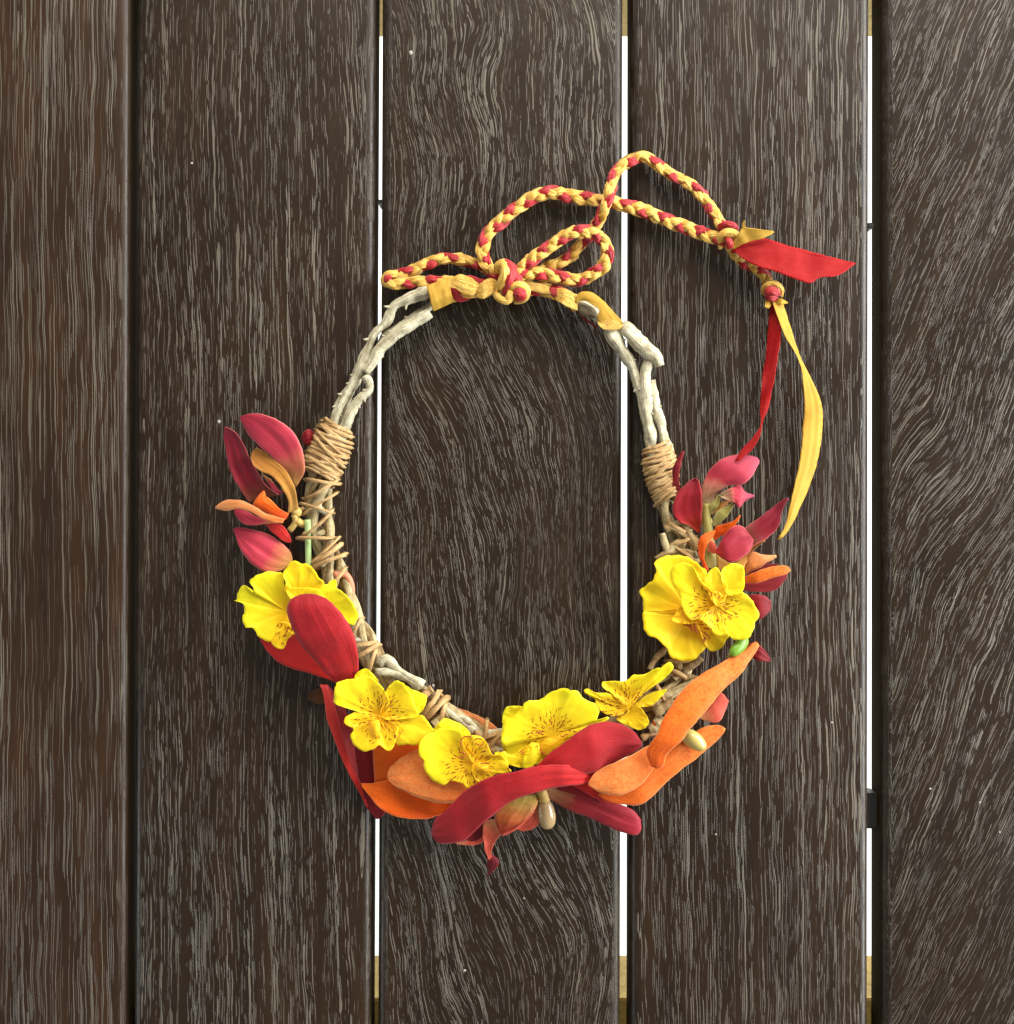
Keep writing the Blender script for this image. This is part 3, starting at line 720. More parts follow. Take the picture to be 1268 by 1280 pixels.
# orange petals, bottom left
f = calyx('orange_flower', 580, 960, 34, M_or2)
petal(f, cC([(1160, 740), (1000, 740), (880, 680), (740, 660), (540, 660)]), cC([(1160, 840), (1000, 900), (850, 980), (720, 1005), (560, 1005)]), [26, 28, 24, 20], M_or2, .08)
petal(f, [(600, 990), (560, 996), (520, 988), (495, 978), (484, 975), (464, 979), (450, 979)], [(575, 1004), (560, 1012), (548, 1019), (532, 1023.5), (508, 1023), (488, 1018), (470, 1005), (451, 980)], [34, 34, 30, 26], M_or2, -.08, tilt=.1, n=30)
petal(f, [(610, 945), (575, 928), (545, 928), (523, 936), (512, 941), (499, 949), (488, 960), (484, 970)], [(600, 985), (585, 998), (569, 1003), (548, 1004), (526, 998), (504, 988), (489, 979), (484, 972)], [44, 48, 50, 46, 40], M_orm, .06, tilt=.08)
petal(f, [(612, 940), (612, 918), (596, 900), (575, 892), (558, 884)], [(640, 930), (622, 910), (605, 898), (587, 890), (566, 883)], [20, 22, 20, 14], M_orp, .1)

# middle yellow flower
fc = cD([(560, 680)])[0]; f = yflower(fc[0], fc[1], 56)
patch(f, cD([(270, 400), (345, 308), (420, 322), (500, 360), (560, 430), (500, 500), (400, 450)]), cD([(450, 440)])[0], 52, 50, M_yelp, fc, 1.5, 3)
patch(f, cD([(148, 525), (200, 440), (280, 402), (350, 380), (430, 390), (485, 420), (510, 520), (570, 640), (640, 700), (640, 790), (542, 862), (500, 822), (400, 798), (352, 832), (250, 780), (190, 690), (192, 640), (153, 600)]), cD([(520, 650)])[0], 56, [68, 70, 64, 64, 68], M_yel, fc, 2.4, 5)
patch(f, cD([(485, 470), (520, 442), (575, 438), (640, 448), (690, 500), (735, 590), (800, 592), (850, 640), (850, 690), (720, 680), (600, 670), (530, 600)]), cD([(600, 620)])[0], 58, [66, 68, 62, 58], M_yel2, fc, 2.5, 4, jag=.4)
patch(f, cD([(590, 660), (720, 640), (770, 590), (835, 565), (855, 620), (862, 690), (880, 728), (760, 748), (680, 800), (610, 800), (570, 720)]), cD([(620, 700)])[0], 60, [62, 66, 64, 62], M_yel2, fc, 2, 4)
patch(f, cD([(600, 680), (640, 662), (690, 672), (702, 705), (660, 735), (610, 725)]), cD([(650, 700)])[0], 70, 64, M_lip, fc, .6, 2, name='lip', n=30, rings=6)
M_rust = plain('rust_marking', lin(178, 84, 20), .6)
for pts in (((490, 535), (485, 490), (510, 450), (570, 448)), ((470, 575), (500, 572), (515, 600), (480, 618), (460, 608)), ((590, 480), (610, 465), (650, 470)), ((600, 500), (640, 520), (660, 505)), ((640, 665), (680, 655), (712, 660)), ((850, 692), (862, 705), (868, 728))):
    sweep(f, spline(hz(cD(pts), 70, 70), 12), .8, M_rust, 'marking', seg=6, flat=.6)

# yellow flower left of the red tongue
fc = cE([(570, 500)])[0]; f = yflower(fc[0], fc[1], 50)
patch(f, cE([(185, 410), (186, 330), (205, 282), (250, 268), (335, 274), (350, 310), (300, 380)]), cE([(300, 350)])[0], 48, 52, M_yelp, fc, 1.2, 3)
patch(f, cE([(180, 570), (172, 480), (190, 405), (210, 380), (265, 350), (330, 290), (360, 240), (410, 222), (470, 225), (520, 195), (565, 160), (660, 127), (720, 148), (775, 145), (830, 215), (908, 248), (945, 312), (930, 380), (1030, 350), (990, 395), (860, 440), (720, 560), (560, 680), (430, 740), (330, 740), (240, 700), (200, 650)]), fc, 50, [60, 62, 64, 64, 58, 48, 44], M_yel, fc, 2.6, 6, n=100)
patch(f, cE([(120, 640), (200, 640), (270, 650), (340, 600), (380, 590), (420, 620), (400, 740), (330, 760), (250, 740), (160, 720)]), cE([(300, 680)])[0], 62, [58, 60, 62], M_yel2, fc, 2, 3)
patch(f, cE([(440, 560), (470, 580), (480, 640), (440, 730), (370, 768), (330, 742), (360, 650), (400, 570)]), cE([(420, 650)])[0], 66, [58, 62, 64], M_yelp, fc, 1.5, 3)
patch(f, cE([(480, 580), (530, 530), (620, 510), (690, 500), (640, 600), (540, 660), (490, 650)]), cE([(560, 580)])[0], 58, 54, M_lip, fc, 1.0, 2, name='lip', n=40, rings=8)
for pts in (((420, 470), (412, 480), (425, 492)), ((445, 492), (450, 470), (462, 470), (462, 495)), ((472, 492), (475, 470), (488, 472), (488, 500)), ((640, 505), (660, 510), (690, 490)), ((480, 600), (485, 630), (510, 640)), ((315, 640), (340, 615)), ((325, 655), (355, 630)), ((450, 580), (460, 600)), ((500, 650), (520, 640))):
    sweep(f, spline(hz(cE(pts), 65, 65), 8), .75, M_rust, 'marking', seg=6, flat=.6)

# small yellow flower seen from the side
fc = cF([(310, 410)])[0]; f = yflower(fc[0], fc[1], 42)
patch(f, cF([(160, 268), (180, 250), (300, 250), (350, 214), (412, 212), (470, 182), (520, 172), (485, 250), (405, 320), (330, 400), (270, 380), (220, 325), (176, 300)]), cF([(320, 360)])[0], 44, [48, 54, 50], M_yel, fc, 2, 4)
patch(f, cF([(475, 250), (510, 182), (560, 138), (592, 148), (592, 176), (545, 232), (465, 285), (385, 355), (325, 415), (300, 425), (350, 350)]), cF([(400, 330)])[0], 52, [58, 54, 48], M_yel, fc, 1.5, 3)
patch(f, cF([(48, 318), (75, 297), (112, 320), (200, 325), (265, 362), (315, 402), (295, 445), (240, 465), (160, 442), (125, 392), (116, 360)]), cF([(270, 420)])[0], 46, [54, 50, 46], M_yel2, fc, 2.4, 4)
patch(f, cF([(248, 482), (300, 450), (350, 398), (400, 420), (446, 490), (430, 532), (390, 549), (320, 526)]), cF([(320, 450)])[0], 46, [50, 52, 48], M_yelp, fc, 1.6, 3)
patch(f, cF([(350, 400), (440, 332), (545, 300), (545, 320), (472, 392), (405, 408)]), cF([(400, 380)])[0], 46, 50, M_yelp, fc, 1.2, 3)

# red tongue petals, bottom middle
f = calyx('red_flower', 690, 975, 30, M_stemo)
petal(f, [(668, 962), (671, 957.5), (688, 941), (710, 925), (726, 912.5), (742, 904.7), (761, 902), (778, 906), (792, 914), (801, 925), (803, 930)],
      [(668, 964), (685, 966), (705, 968), (726, 968), (745, 966), (760, 958), (775, 950), (788, 943), (798, 937), (802, 933), (803, 931)], [68, 70, 66, 58, 52], M_red, .26, m=16, n=32)
petal(f, [(748, 966), (734, 959), (710, 956), (688, 956), (671, 957.5), (640, 965.5), (618, 969.5), (596, 979), (579, 990), (566, 1004), (557, 1013.6), (545, 1022), (539.5, 1036)],
      [(746, 970), (734, 979), (697, 983.7), (672, 990), (647, 998), (631, 1007), (618, 1018), (604, 1029), (593, 1040), (578, 1052), (558, 1054.6), (545, 1052), (539.5, 1042)], [58, 78, 84, 78, 60, 44], M_red, .15, tilt=-.12, m=16, n=40)
petal(f, [(690, 980), (708, 978), (730, 985), (755, 996), (779.5, 1007), (792, 1013), (801, 1024)], [(676, 991), (695, 1003), (712, 1013), (734, 1021), (758, 1032), (776, 1040), (796, 1043.5), (802, 1035)], [30, 32, 30, 26, 22], M_redb, .16, rib=.08, n=30)
petal(f, [(716, 979), (740, 980), (757, 988), (774, 1002)], [(716, 982), (735, 993), (752, 1002), (770, 1008)], [44, 46, 44, 40], M_redl, .1)
petal(f, cE([(600, 905), (720, 895), (860, 880), (900, 900)]), cE([(610, 930), (720, 960), (860, 1010), (960, 1060)]), [36, 40, 38], M_redd, -.1)
petal(f, cI([(330, 555), (400, 490), (470, 450), (520, 420)]), cI([(345, 580), (410, 575), (470, 540), (500, 500)]), [22, 24], M_maroon, .1)
petal(f, cI([(250, 590), (320, 580), (400, 560), (470, 520)]), cI([(260, 600), (340, 608), (410, 612), (480, 580)]), [20, 22], M_cor, .1, ruffle=2)

# coral cup hanging below
f = calyx('coral_flower', 660, 1000, 26, M_olive)
petal(f, cI([(700, 235), (620, 310), (565, 385), (580, 470), (615, 530)]), cI([(905, 205), (905, 270), (868, 350), (770, 440), (660, 530)]), [26, 38, 42, 36], M_cup, .2, m=14)
petal(f, cI([(880, 270), (868, 330), (800, 410), (725, 482)]), cI([(905, 290), (912, 430), (850, 492), (780, 502)]), [24, 26, 24], M_cor, -.12)
petal(f, cI([(840, 270), (872, 290), (872, 350), (800, 430), (700, 510), (620, 540)]), cI([(820, 262), (858, 290), (858, 350), (790, 425), (690, 500), (618, 525)]), [40, 44, 44, 40], M_cor, .3, m=6)
petal(f, cI([(585, 405), (500, 420), (470, 460), (472, 560), (482, 650), (512, 730)]), cI([(580, 440), (600, 490), (612, 525), (570, 580), (538, 655), (540, 710)]), [34, 32, 26, 18], M_cor, -.15)
petal(f, cI([(512, 680), (500, 750), (510, 800), (498, 862)]), cI([(530, 682), (582, 720), (590, 770), (510, 864)]), [18, 16, 14, 10], M_maroon, .12)
spheroid(f, cI([(958, 240, 26)])[0], cI([(985, 485, 18)])[0], 12.0, M_bead, 'bead', lambda t: .82 + .25 * t)
sweep(f, spline(hz(cI([(930, 180), (950, 220), (960, 260)]), 30, 26), 6), [7, 7, 8], M_stemo, 'flower_stem')

# orange flower at lower right
f = calyx('orange_flower', 822, 905, 36, M_or2)
petal(f, cF([(160, 900), (240, 910), (330, 880), (400, 820), (480, 740), (560, 690), (640, 615), (740, 550), (800, 524), (870, 519), (910, 538)]),
      cF([(135, 945), (200, 985), (300, 1002), (370, 1007), (430, 985), (530, 890), (640, 792), (760, 702), (860, 612), (905, 560), (912, 541)]), [50, 50, 46, 42, 40], M_or, .08, tilt=-.2, n=34)
petal(f, cF([(560, 620), (440, 642), (340, 702), (230, 750), (130, 800), (75, 868)]), cF([(520, 740), (470, 785), (420, 862), (340, 922), (250, 947), (150, 930), (76, 885)]), [62, 66, 70, 68], M_orm, .08, n=30)
petal(f, cF([(460, 770), (432, 700), (440, 650), (498, 570), (520, 500), (570, 420), (630, 330), (720, 240), (850, 160), (960, 95), (1030, 60), (1090, 10)]),
      cF([(490, 783), (530, 770), (560, 692), (640, 620), (690, 552), (740, 492), (820, 400), (900, 302), (1000, 212), (1072, 110), (1116, 40), (1104, 12)]), [72, 84, 80, 72, 60, 48], M_or, .14, n=40)
petal(f, cF([(745, 470), (800, 420), (830, 380), (880, 322), (915, 350)]), cF([(760, 478), (830, 502), (880, 490), (925, 395), (934, 372)]), [38, 40, 36], M_cor, .1)
spheroid(f, cF([(650, 560, 50)])[0], cF([(790, 665, 56)])[0], 11.0, M_bead2, 'bead', lambda t: 1.1 - .25 * t)
spheroid(f, cF([(945, 92, 62)])[0], cF([(1045, -10, 50)])[0], 8.0, M_bud, 'bud')
petal(f, cF([(920, 105), (940, 80), (970, 70)]), cF([(930, 110), (970, 100), (1000, 90)]), [54, 62], M_olive, .15)
petal(f, cF([(1040, 30), (1090, 20), (1150, 60), (1185, 110)]), cF([(1050, 90), (1100, 120), (1150, 135), (1185, 132)]), [28, 30, 26], M_redd, .1)

# back yellow flower at the right and the freckled one in front of it
fc = cG([(500, 660)])[0]; f = yflower(fc[0], fc[1], 34)
patch(f, cG([(200, 155), (290, 108), (350, 102), (375, 94), (440, 102), (540, 138), (600, 192), (655, 235), (650, 300), (620, 480), (520, 620), (400, 600), (250, 610), (108, 600), (95, 490), (66, 425), (85, 395), (190, 310), (215, 225)]), cG([(480, 560)])[0], 36, [44, 48, 42, 46, 50], M_yelw, fc, 3, 5, n=90)
patch(f, cG([(108, 590), (250, 590), (400, 570), (560, 600), (660, 740), (680, 880), (620, 945), (540, 1022), (430, 1026), (340, 990), (310, 920), (220, 830), (130, 795), (98, 690)]), cG([(490, 650)])[0], 40, [50, 46, 48, 52, 54], M_yelw, fc, 3, 5, n=90)
patch(f, cG([(560, 660), (700, 740), (848, 800), (838, 840), (792, 912), (712, 942), (660, 912), (610, 800)]), cG([(600, 720)])[0], 44, 50, M_yel2, fc, 1.6, 4)
patch(f, cG([(435, 548), (385, 608), (350, 672), (450, 704), (560, 690), (600, 640), (520, 600)]), cG([(480, 640)])[0], 56, 58, M_yelw, fc, 1.2, 3)
for pts in (((450, 712), (500, 720), (535, 762)), ((510, 700), (530, 740), (540, 770)), ((550, 700), (560, 750), (580, 795)), ((640, 775), (670, 810)), ((630, 820), (665, 835)), ((625, 840), (630, 860)), ((650, 740), (690, 750))):
    sweep(f, spline(hz(cG(pts), 54, 54), 8), [.8, 1.3, .7], M_rust, 'marking', seg=6, flat=.6)
fc = cG([(720, 530)])[0]; f = yflower(fc[0], fc[1], 58)
patch(f, cG([(560, 260), (640, 230), (655, 280), (640, 340), (580, 330)]), cG([(620, 300)])[0], 54, 54, M_yel2, fc, 1, 3)
patch(f, cG([(336, 265), (358, 204), (400, 178), (460, 160), (532, 190), (572, 262), (605, 330), (690, 400), (740, 520), (650, 590), (590, 655), (520, 667), (460, 610), (430, 520), (418, 430), (360, 350)]), fc, 58, [68, 72, 66, 62, 68], M_yel, fc, 2.2, 5)
patch(f, cG([(625, 345), (680, 240), (735, 203), (776, 240), (800, 300), (840, 400), (810, 500), (720, 520), (670, 420)]), cG([(740, 470)])[0], 62, [68, 72, 66], M_yelp, fc, 1.8, 4)
patch(f, cG([(785, 252), (830, 190), (910, 168), (978, 200), (992, 280), (982, 400), (925, 440), (850, 450), (800, 360)]), cG([(840, 400)])[0], 62, [68, 74, 68], M_yelp, fc, 2, 3)
patch(f, cG([(740, 520), (850, 440), (960, 418), (1050, 488), (1112, 590), (1114, 652), (1072, 694), (980, 690), (900, 640), (800, 570)]), fc, 60, [62, 70, 70, 64], M_yel, fc, 2.2, 4)
patch(f, cG([(585, 652), (650, 580), (760, 530), (930, 630), (1074, 690), (1062, 770), (1022, 832), (962, 848), (890, 838), (842, 800), (742, 806), (700, 752), (640, 692)]), fc, 61, [66, 62, 70, 70, 68], M_yel, fc, 2.2, 5)
patch(f, cG([(690, 440), (760, 420), (820, 480), (800, 545), (740, 545)]), cG([(755, 495)])[0], 66, 68, M_yel2, fc, .8, 2, name='lip', n=30, rings=6)

# right pink, crimson and orange spray
f = calyx('pink_flower', 884, 652, 30, M_stemo)
sweep(f, spline(hz(cH([(470, 1120), (480, 960), (460, 800), (440, 650), (450, 560)]), 26, 34), 20), [9, 7, 6, 6, 5], M_olive, 'flower_stem')
petal(f, cH([(160, 490), (148, 380), (148, 250), (185, 170), (230, 98)]), cH([(220, 470), (205, 330), (222, 210), (238, 150), (250, 102)]), [24, 34, 46, 50], M_redd, .1)
petal(f, cH([(370, 818), (290, 752), (205, 722), (150, 640), (158, 550), (200, 460), (270, 388), (340, 338)]), cH([(392, 812), (404, 690), (408, 600), (406, 520), (400, 440), (388, 385), (368, 350), (342, 338)]), [30, 42, 48, 42], M_redo, -.16, tilt=.15)
petal(f, cH([(415, 640), (402, 520), (405, 430), (430, 340), (490, 240), (580, 170), (700, 128), (800, 133), (880, 150)]), cH([(480, 600), (520, 500), (570, 440), (650, 400), (760, 388), (840, 325), (895, 235), (912, 190), (895, 158)]), [28, 42, 50, 44], M_pink2, .12, rib=.05, tilt=.1)
petal(f, cH([(560, 475), (630, 438), (690, 405), (745, 402), (790, 460), (862, 482)]), cH([(570, 500), (640, 530), (700, 560), (735, 600), (780, 545), (866, 494)]), [38, 46, 44, 36], M_pink2, .2, ruffle=3)
petal(f, cH([(500, 755), (520, 660), (570, 610), (690, 545)]), cH([(515, 765), (580, 720), (640, 660), (700, 550)]), [34, 42, 44], M_olive, -.15)
petal(f, cH([(420, 650), (470, 580), (520, 520), (562, 480)]), cH([(480, 660), (520, 620), (560, 560), (568, 485)]), [34, 40, 42], M_olive, -.1)
petal(f, cH([(470, 620), (540, 570), (600, 540), (650, 535)]), cH([(490, 660), (550, 620), (610, 580), (655, 545)]), [30, 32, 30], M_och, .1)
petal(f, cH([(500, 860), (530, 765), (620, 735), (690, 710), (742, 660)]), cH([(515, 885), (570, 850), (630, 815), (700, 750), (746, 668)]), [32, 38, 42, 44], M_or2, -.12)
petal(f, cH([(430, 1150), (390, 1050), (368, 940), (385, 870), (440, 820), (520, 795)]), cH([(470, 1150), (430, 1060), (432, 980), (460, 910), (500, 860), (525, 808)]), [34, 44, 50, 48], M_or2, .18)
petal(f, cH([(450, 960), (470, 900), (500, 890), (540, 950)]), cH([(460, 985), (490, 990), (520, 1000), (545, 985)]), [36, 40], M_cor, .2)
petal(f, cH([(530, 1000), (600, 1060), (700, 1075), (800, 1000), (860, 930), (960, 880)]), cH([(540, 1140), (640, 1150), (760, 1160), (795, 1080), (870, 960), (965, 888)]), [38, 38, 36, 40], M_och, .06)
petal(f, cH([(525, 985), (570, 900), (630, 800), (700, 756), (770, 762), (830, 840)]), cH([(530, 995), (600, 1050), (690, 1072), (790, 1015), (840, 960), (860, 880)]), [47, 51, 51, 48], M_fold, .03, tilt=-.12, rib=.05, ruffle=2.5)
petal(f, cH([(760, 790), (800, 765), (900, 690), (1020, 600), (1110, 532), (1168, 508)]), cH([(830, 960), (870, 925), (1000, 850), (1085, 750), (1112, 630), (1170, 514)]), [44, 46, 48, 52], M_pinkd, -.14)
petal(f, cH([(780, 1175), (790, 1080), (805, 1010), (850, 982), (960, 1012), (1058, 1012)]), cH([(790, 1185), (850, 1150), (920, 1122), (990, 1075), (1030, 1050), (1064, 1030)]), [32, 36, 38, 36], M_orp, .12, rib=.06)
petal(f, cH([(800, 1180), (900, 1120), (1000, 1085), (1080, 1100)]), cH([(800, 1200), (900, 1160), (1000, 1125), (1090, 1110)]), [26, 26], M_redd, .1)
petal(f, cH([(760, 1215), (900, 1152), (1000, 1120), (1120, 1102), (1170, 1118)]), cH([(760, 1260), (900, 1255), (1030, 1215), (1150, 1178), (1188, 1150)]), [32, 38, 40, 38], M_or, .14, tilt=-.2)
petal(f, [(925, 728), (945, 727), (968, 722), (985, 713)], [(925, 737), (950, 740), (970, 737), (984, 722)], [22, 22, 20], M_redd, .1)
petal(f, [(930, 748), (942, 743), (955, 744), (964, 752)], [(934, 764), (942, 770), (952, 773), (964, 762)], [24, 26, 22], M_redd, .12)

# --- braided ribbon ties
def braid(pts, cols=None, amp=4.3, r=4.5, period=50.0, ph=0.0, name='braided_cord', fade=True):
    L = sum(math.dist(a, b) for a, b in zip(pts, pts[1:]))
    n = max(30, int(L / 1.6)); P = spline(pts, n); F = frames(P)
    cols = cols or (M_sy, M_sy, M_sr)
    core = sweep(crown, P, 1.6, cols[0], name, seg=6)
    for k in range(3):
        out = []; d = 0
        for i in range(n + 1):
            if i: d += math.dist(P[i], P[i - 1])
            a = ph + 2 * math.pi * (d / period + k / 3.0)
            t, s, b = F[i]
            q = Vector(P[i]) + s * amp * math.sin(a) + b * 2.6 * math.sin(2 * a)
            out.append((q.x, q.y, max(3.0, q.z)))
        dd = [0.0]
        for i in range(n): dd.append(dd[-1] + math.dist(P[i], P[i + 1]))
        rr = [r * (.86 + .30 * abs(math.cos(ph + 2 * math.pi * (dd[i] / period + k / 3.0))) + .16 * noise.noise(Vector((i * .12, k * 5.0, ph)))) for i in range(n + 1)]
        sweep(core, out, rr, cols[k], 'strand', seg=16, flat=.6, bumpy=.1, pleat=.7)
    return core
braid([(640, 346, 26), (621, 344, 24), (607, 330, 22), (604, 312, 20), (611, 291, 18), (632, 271, 16), (652, 256, 16), (674, 244, 16), (689, 240, 16), (704, 243, 16), (728, 247, 15), (750, 250, 13),
       (775, 255, 12), (804, 264, 14), (838, 277, 16), (864, 287, 18), (890, 296, 20), (906, 298, 22)], ph=.4)
braid([(646, 350, 22), (684, 336, 14), (709, 323, 14), (725, 307, 16), (738, 292, 14), (746, 281, 16), (755, 262, 26), (762, 243, 28), (766, 223, 20), (776, 209, 16), (791, 199, 14), (806, 196, 14), (821, 205, 14),
       (838, 217, 14), (859, 228, 14), (873, 239, 14), (886, 256, 16), (896, 272, 18), (907, 287, 20)], ph=1.9, amp=3.2, r=4.4, period=62)
braid([(644, 342, 26), (660, 328, 26), (681, 313, 28), (695, 303, 28), (712, 293, 30), (731, 288, 30), (747, 294, 28), (758, 306, 26), (760, 320, 26), (753, 334, 26), (738, 345, 26), (721, 350, 26), (698, 347, 26), (681, 343, 26), (660, 342, 26), (645, 346, 26)], ph=3.1, amp=3.8, r=4.4)
braid([(632, 346, 18), (614, 338, 16), (597, 330, 14), (583, 326, 13), (568, 323.5, 13), (551, 324, 13), (531, 331, 13), (514, 338.5, 13), (498, 343.5, 13), (486, 346, 15), (483, 351, 15), (493, 354.5, 17), (508, 353, 17), (523, 352, 17), (541, 352, 17), (565, 352, 16), (600, 356, 18), (628, 352, 18)], ph=5.0, amp=3.0, r=4.2, period=60)
braid([(908, 302, 18), (918, 316, 14), (928, 327, 12), (945, 335, 12), (957, 346, 14), (964, 360, 16)], ph=.7, amp=3.0, r=4.0, period=44)
# tie wound round the twig ends, with folded ribbon over it
braid([(560, 366, 20), (590, 364, 22), (615, 358, 22), (640, 354, 22), (665, 360, 20), (690, 364, 20), (708, 372, 20), (722, 380, 20)], ph=1.4, amp=4.6, r=5.6, period=64)
sweep(crown, spline([(545, 374, 16), (575, 366, 17), (610, 362, 17), (650, 360, 17), (690, 366, 17), (725, 380, 18), (745, 393, 18), (760, 405, 18)], 50), 7.5, M_twig, 'twig', seg=10, bumpy=.2)
rw = lambda L, R, h, m, **k: petal(crown, L, R, h, m, name='ribbon', thick=.8, **k)
rw(cJ([(505, 690), (530, 800), (550, 880), (572, 944)]), cJ([(725, 605), (735, 700), (755, 790), (775, 850)]), [34, 37, 34, 22], M_ry, cup=.05, ruffle=.8)
rw(cJ([(700, 640), (820, 580), (900, 590), (1000, 650), (1060, 700)]), cJ([(720, 700), (800, 730), (880, 780), (960, 790), (1040, 740)]), [34, 36, 36, 32], M_sy, cup=.16, ruffle=2.5)
rw(cJ([(735, 705), (790, 730), (840, 775), (950, 800)]), cJ([(770, 810), (800, 850), (860, 850), (940, 820)]), [26, 26, 24], M_sr, cup=.2, ruffle=2)
rw(cJ([(900, 590), (980, 600), (1060, 640), (1100, 660)]), cJ([(930, 620), (980, 650), (1040, 690), (1070, 690)]), [34, 34, 32], M_sr, cup=.2)
rw(cJ([(990, 700), (1060, 650), (1130, 620), (1215, 650)]), cJ([(980, 790), (1050, 825), (1130, 790), (1215, 730)]), [30, 36, 36, 30], M_sy, cup=.22, ruffle=2.5)
rw(cK([(590, 640), (670, 640), (770, 690), (790, 740)]), cK([(595, 740), (680, 790), (770, 830), (790, 830)]), [28, 34, 34, 30], M_sy, cup=.12, ruffle=2)
rw(cK([(770, 750), (790, 690), (850, 665), (950, 690), (1050, 780), (1120, 860), (1225, 962)]), cK([(780, 770), (830, 745), (900, 770), (980, 830), (960, 900), (1000, 970), (1030, 1002)]), [34, 38, 38, 36, 26], M_ry, cup=.10, ruffle=1.6)
rw(cK([(775, 800), (830, 870), (900, 930), (960, 965)]), cK([(785, 830), (840, 900), (900, 950), (955, 985)]), [14, 14, 12], M_sr, cup=.2)
rw(cK([(960, 870), (1050, 900), (1140, 930), (1220, 970)]), cK([(970, 950), (1020, 1000), (1100, 1000), (1200, 995)]), [32, 34, 30], M_sy, cup=.1, ruffle=2)
spheroid(crown, cK([(770, 775, 24)])[0], cK([(960, 880, 24)])[0], 7.5, M_grey, 'twig_end')
rw(cK([(540, 640), (570, 630), (610, 640)]), cK([(560, 700), (580, 710), (605, 700)]), [30, 32], M_sr, cup=.2)
rw(cK([(330, 600), (430, 590), (520, 620), (570, 660)]), cK([(350, 650), (430, 670), (520, 690), (575, 700)]), [26, 28, 26], M_sy, cup=.2, ruffle=2)

def knot(x, y, h, r, loops, name='ribbon_knot'):
    core = spheroid(crown, (x - r, y, h), (x + r, y, h), r * .8, M_sy, name)
    for pts, rad, m in loops:
        sweep(core, spline(pts, 20), [rad * .6, rad, rad * 1.05, rad, rad * .6], m, 'strand', seg=14, flat=.75, bumpy=.14, pleat=.45)
    return core
knot(636, 353, 28, 10, [
    (cK([(105, 480, 30), (110, 430, 38), (160, 420, 42), (200, 470, 42), (190, 560, 44), (150, 690, 36)]), 6.2, M_sr),
    (cK([(90, 500, 30), (95, 440, 38), (140, 420, 43), (150, 500, 46), (130, 570, 44), (100, 640, 38)]), 6.0, M_sy),
    (cK([(90, 640, 32), (85, 700, 36), (130, 740, 38), (180, 740, 38), (200, 680, 40), (190, 620, 38)]), 5.2, M_sy),
    (cK([(190, 700, 30), (200, 630, 40), (260, 605, 42), (330, 640, 40), (335, 700, 36), (290, 745, 30), (230, 750, 28)]), 5.2, M_sy),
    (cK([(220, 660, 36), (260, 670, 42), (290, 690, 42), (260, 740, 34)]), 6.0, M_sr),
    (cK([(200, 500, 36), (240, 540, 40), (290, 590, 38)]), 6.0, M_sr)])
knot(908, 297, 20, 7, [
    (cR2([(530, 450, 20), (560, 425, 28), (600, 430, 28), (620, 450, 20)]), 4.6, M_sr),
    (cR2([(540, 540, 18), (545, 480, 28), (580, 460, 31), (615, 480, 28), (600, 540, 18)]), 5.0, M_sy),
    (cR2([(570, 490, 30), (585, 510, 32), (580, 540, 26)]), 4.2, M_sr)])
knot(965.5, 366, 18, 7, [
    (cR2([(745, 760, 14), (755, 720, 24), (790, 705, 26), (830, 730, 24), (835, 770, 14)]), 4.0, M_sy),
    (cR2([(755, 760, 24), (790, 745, 28), (825, 760, 24)]), 5.2, M_sr),
    (cR2([(760, 780, 18), (785, 775, 26), (815, 785, 18)]), 4.2, M_sr)])
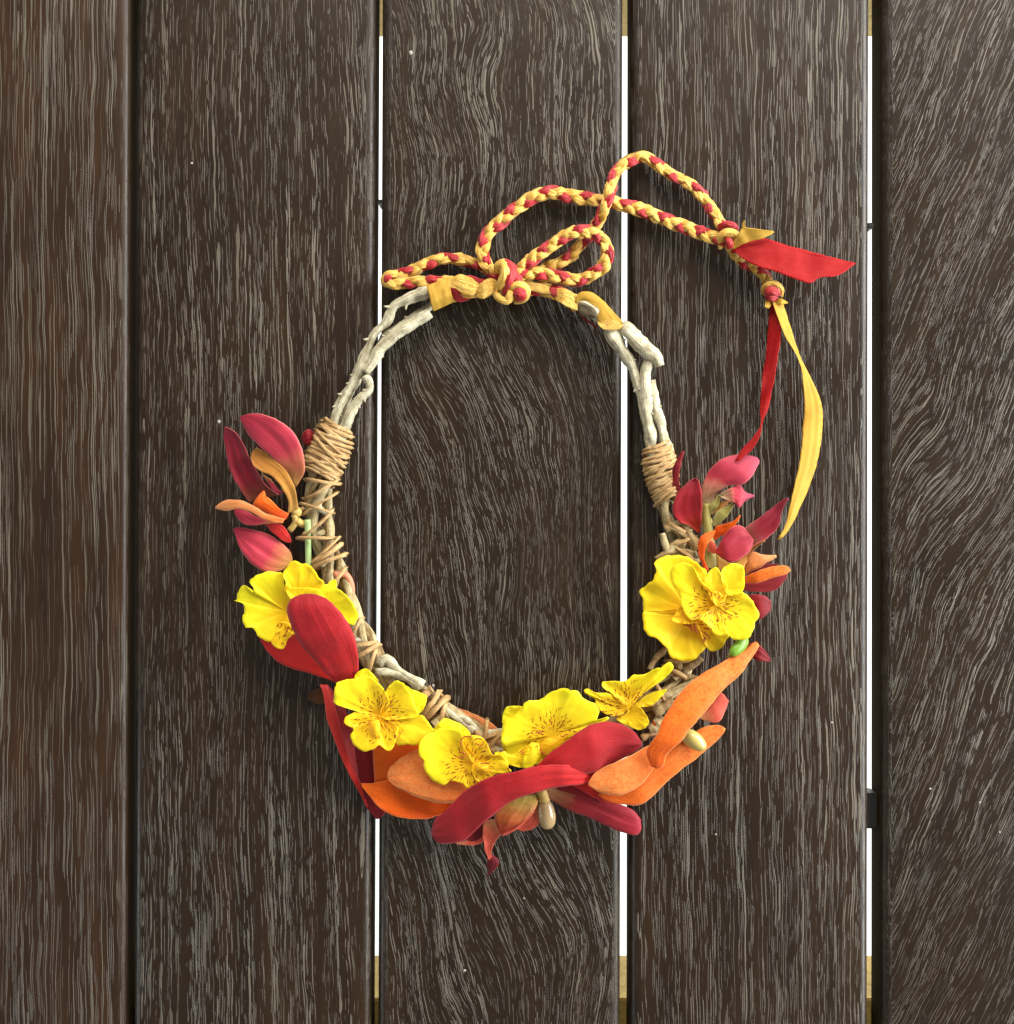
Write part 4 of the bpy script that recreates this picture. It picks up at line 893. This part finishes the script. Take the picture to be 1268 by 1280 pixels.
# loose ribbon tails
rw(cR2([(595, 515), (680, 500), (760, 494), (880, 530), (1040, 572), (1188, 610)]), cR2([(600, 548), (690, 615), (820, 655), (965, 707), (1015, 680), (1110, 668), (1188, 614)]), [24, 34, 34, 28, 20], M_rr, cup=-.06, tilt=.25)
rw(cR2([(590, 525), (625, 475), (650, 440), (700, 445), (795, 456)]), cR2([(600, 545), (650, 520), (700, 502), (750, 490), (797, 464)]), [26, 36, 38, 36], M_ry, cup=-.1, tilt=-.4)
rw(cR2([(615, 500), (635, 460), (653, 406)]), cR2([(640, 490), (660, 460), (657, 408)]), [28, 38, 46], M_ry, cup=.1)
rw(cR2([(770, 780), (755, 800), (752, 820)]), cR2([(785, 790), (780, 815), (770, 828)]), [20, 22], M_ry)
rw(cR2([(800, 790), (830, 780), (866, 800)]), cR2([(800, 810), (830, 812), (864, 804)]), [20, 24, 22], M_ry)
rw(cR8([(250, 40), (225, 300), (205, 450), (196, 580), (198, 665), (150, 735), (110, 780), (72, 838)]), cR8([(285, 50), (296, 220), (268, 420), (240, 560), (204, 665), (192, 722), (150, 790), (88, 840)]), [12, 18, 22, 30, 48, 54], M_rr, cup=.05, tilt=.5, n=40)
rw(cR8([(250, 55), (310, 220), (378, 340), (402, 440), (410, 560), (402, 700), (386, 850), (345, 1030), (318, 1150), (280, 1218)]), cR8([(300, 50), (342, 190), (392, 340), (462, 480), (496, 590), (494, 720), (462, 880), (396, 1050), (335, 1170), (288, 1222)]), [20, 24, 22, 16, 14, 14, 12], M_ry, cup=.06, tilt=-.3, n=44)

# ------------------------------------------------------------------ dust on the boards
vs = []; fs = []
spots = [(240, 204, 1.6), (542, 857, 2.2), (581, 1213, 1.8), (514, 66, 2.6), (1163, 986, 1.6), (274, 527, 2.4), (1225, 1003, 1.4), (1250, 1040, 1.3), (655, 1123, 1.2), (895, 1043, 1.4), (1040, 903, 1.5)]
for i in range(14): spots.append((rnd.uniform(0, 1268), rnd.uniform(0, 1280), rnd.uniform(.3, .55)))
for x, y, r in spots:
    b = len(vs)
    for a in range(5):
        q = a * 2 * math.pi / 5 + x; vs.append((x + r * math.cos(q) * rnd.uniform(.7, 1.3), y + r * math.sin(q) * rnd.uniform(.7, 1.3), .1))
    vs.append((x, y, r * .8))
    for a in range(5): fs.append((b + (a + 1) % 5, b + a, b + 5))
CROWN = Vector((0, 0, 0))
M_dust = plain('dust', lin(186, 180, 166), .7)
o = build('dust', vs, fs, M_dust, None)
o['kind'] = 'stuff'; o['label'] = 'pale dust specks scattered over the dark planks'; o['category'] = 'dust'
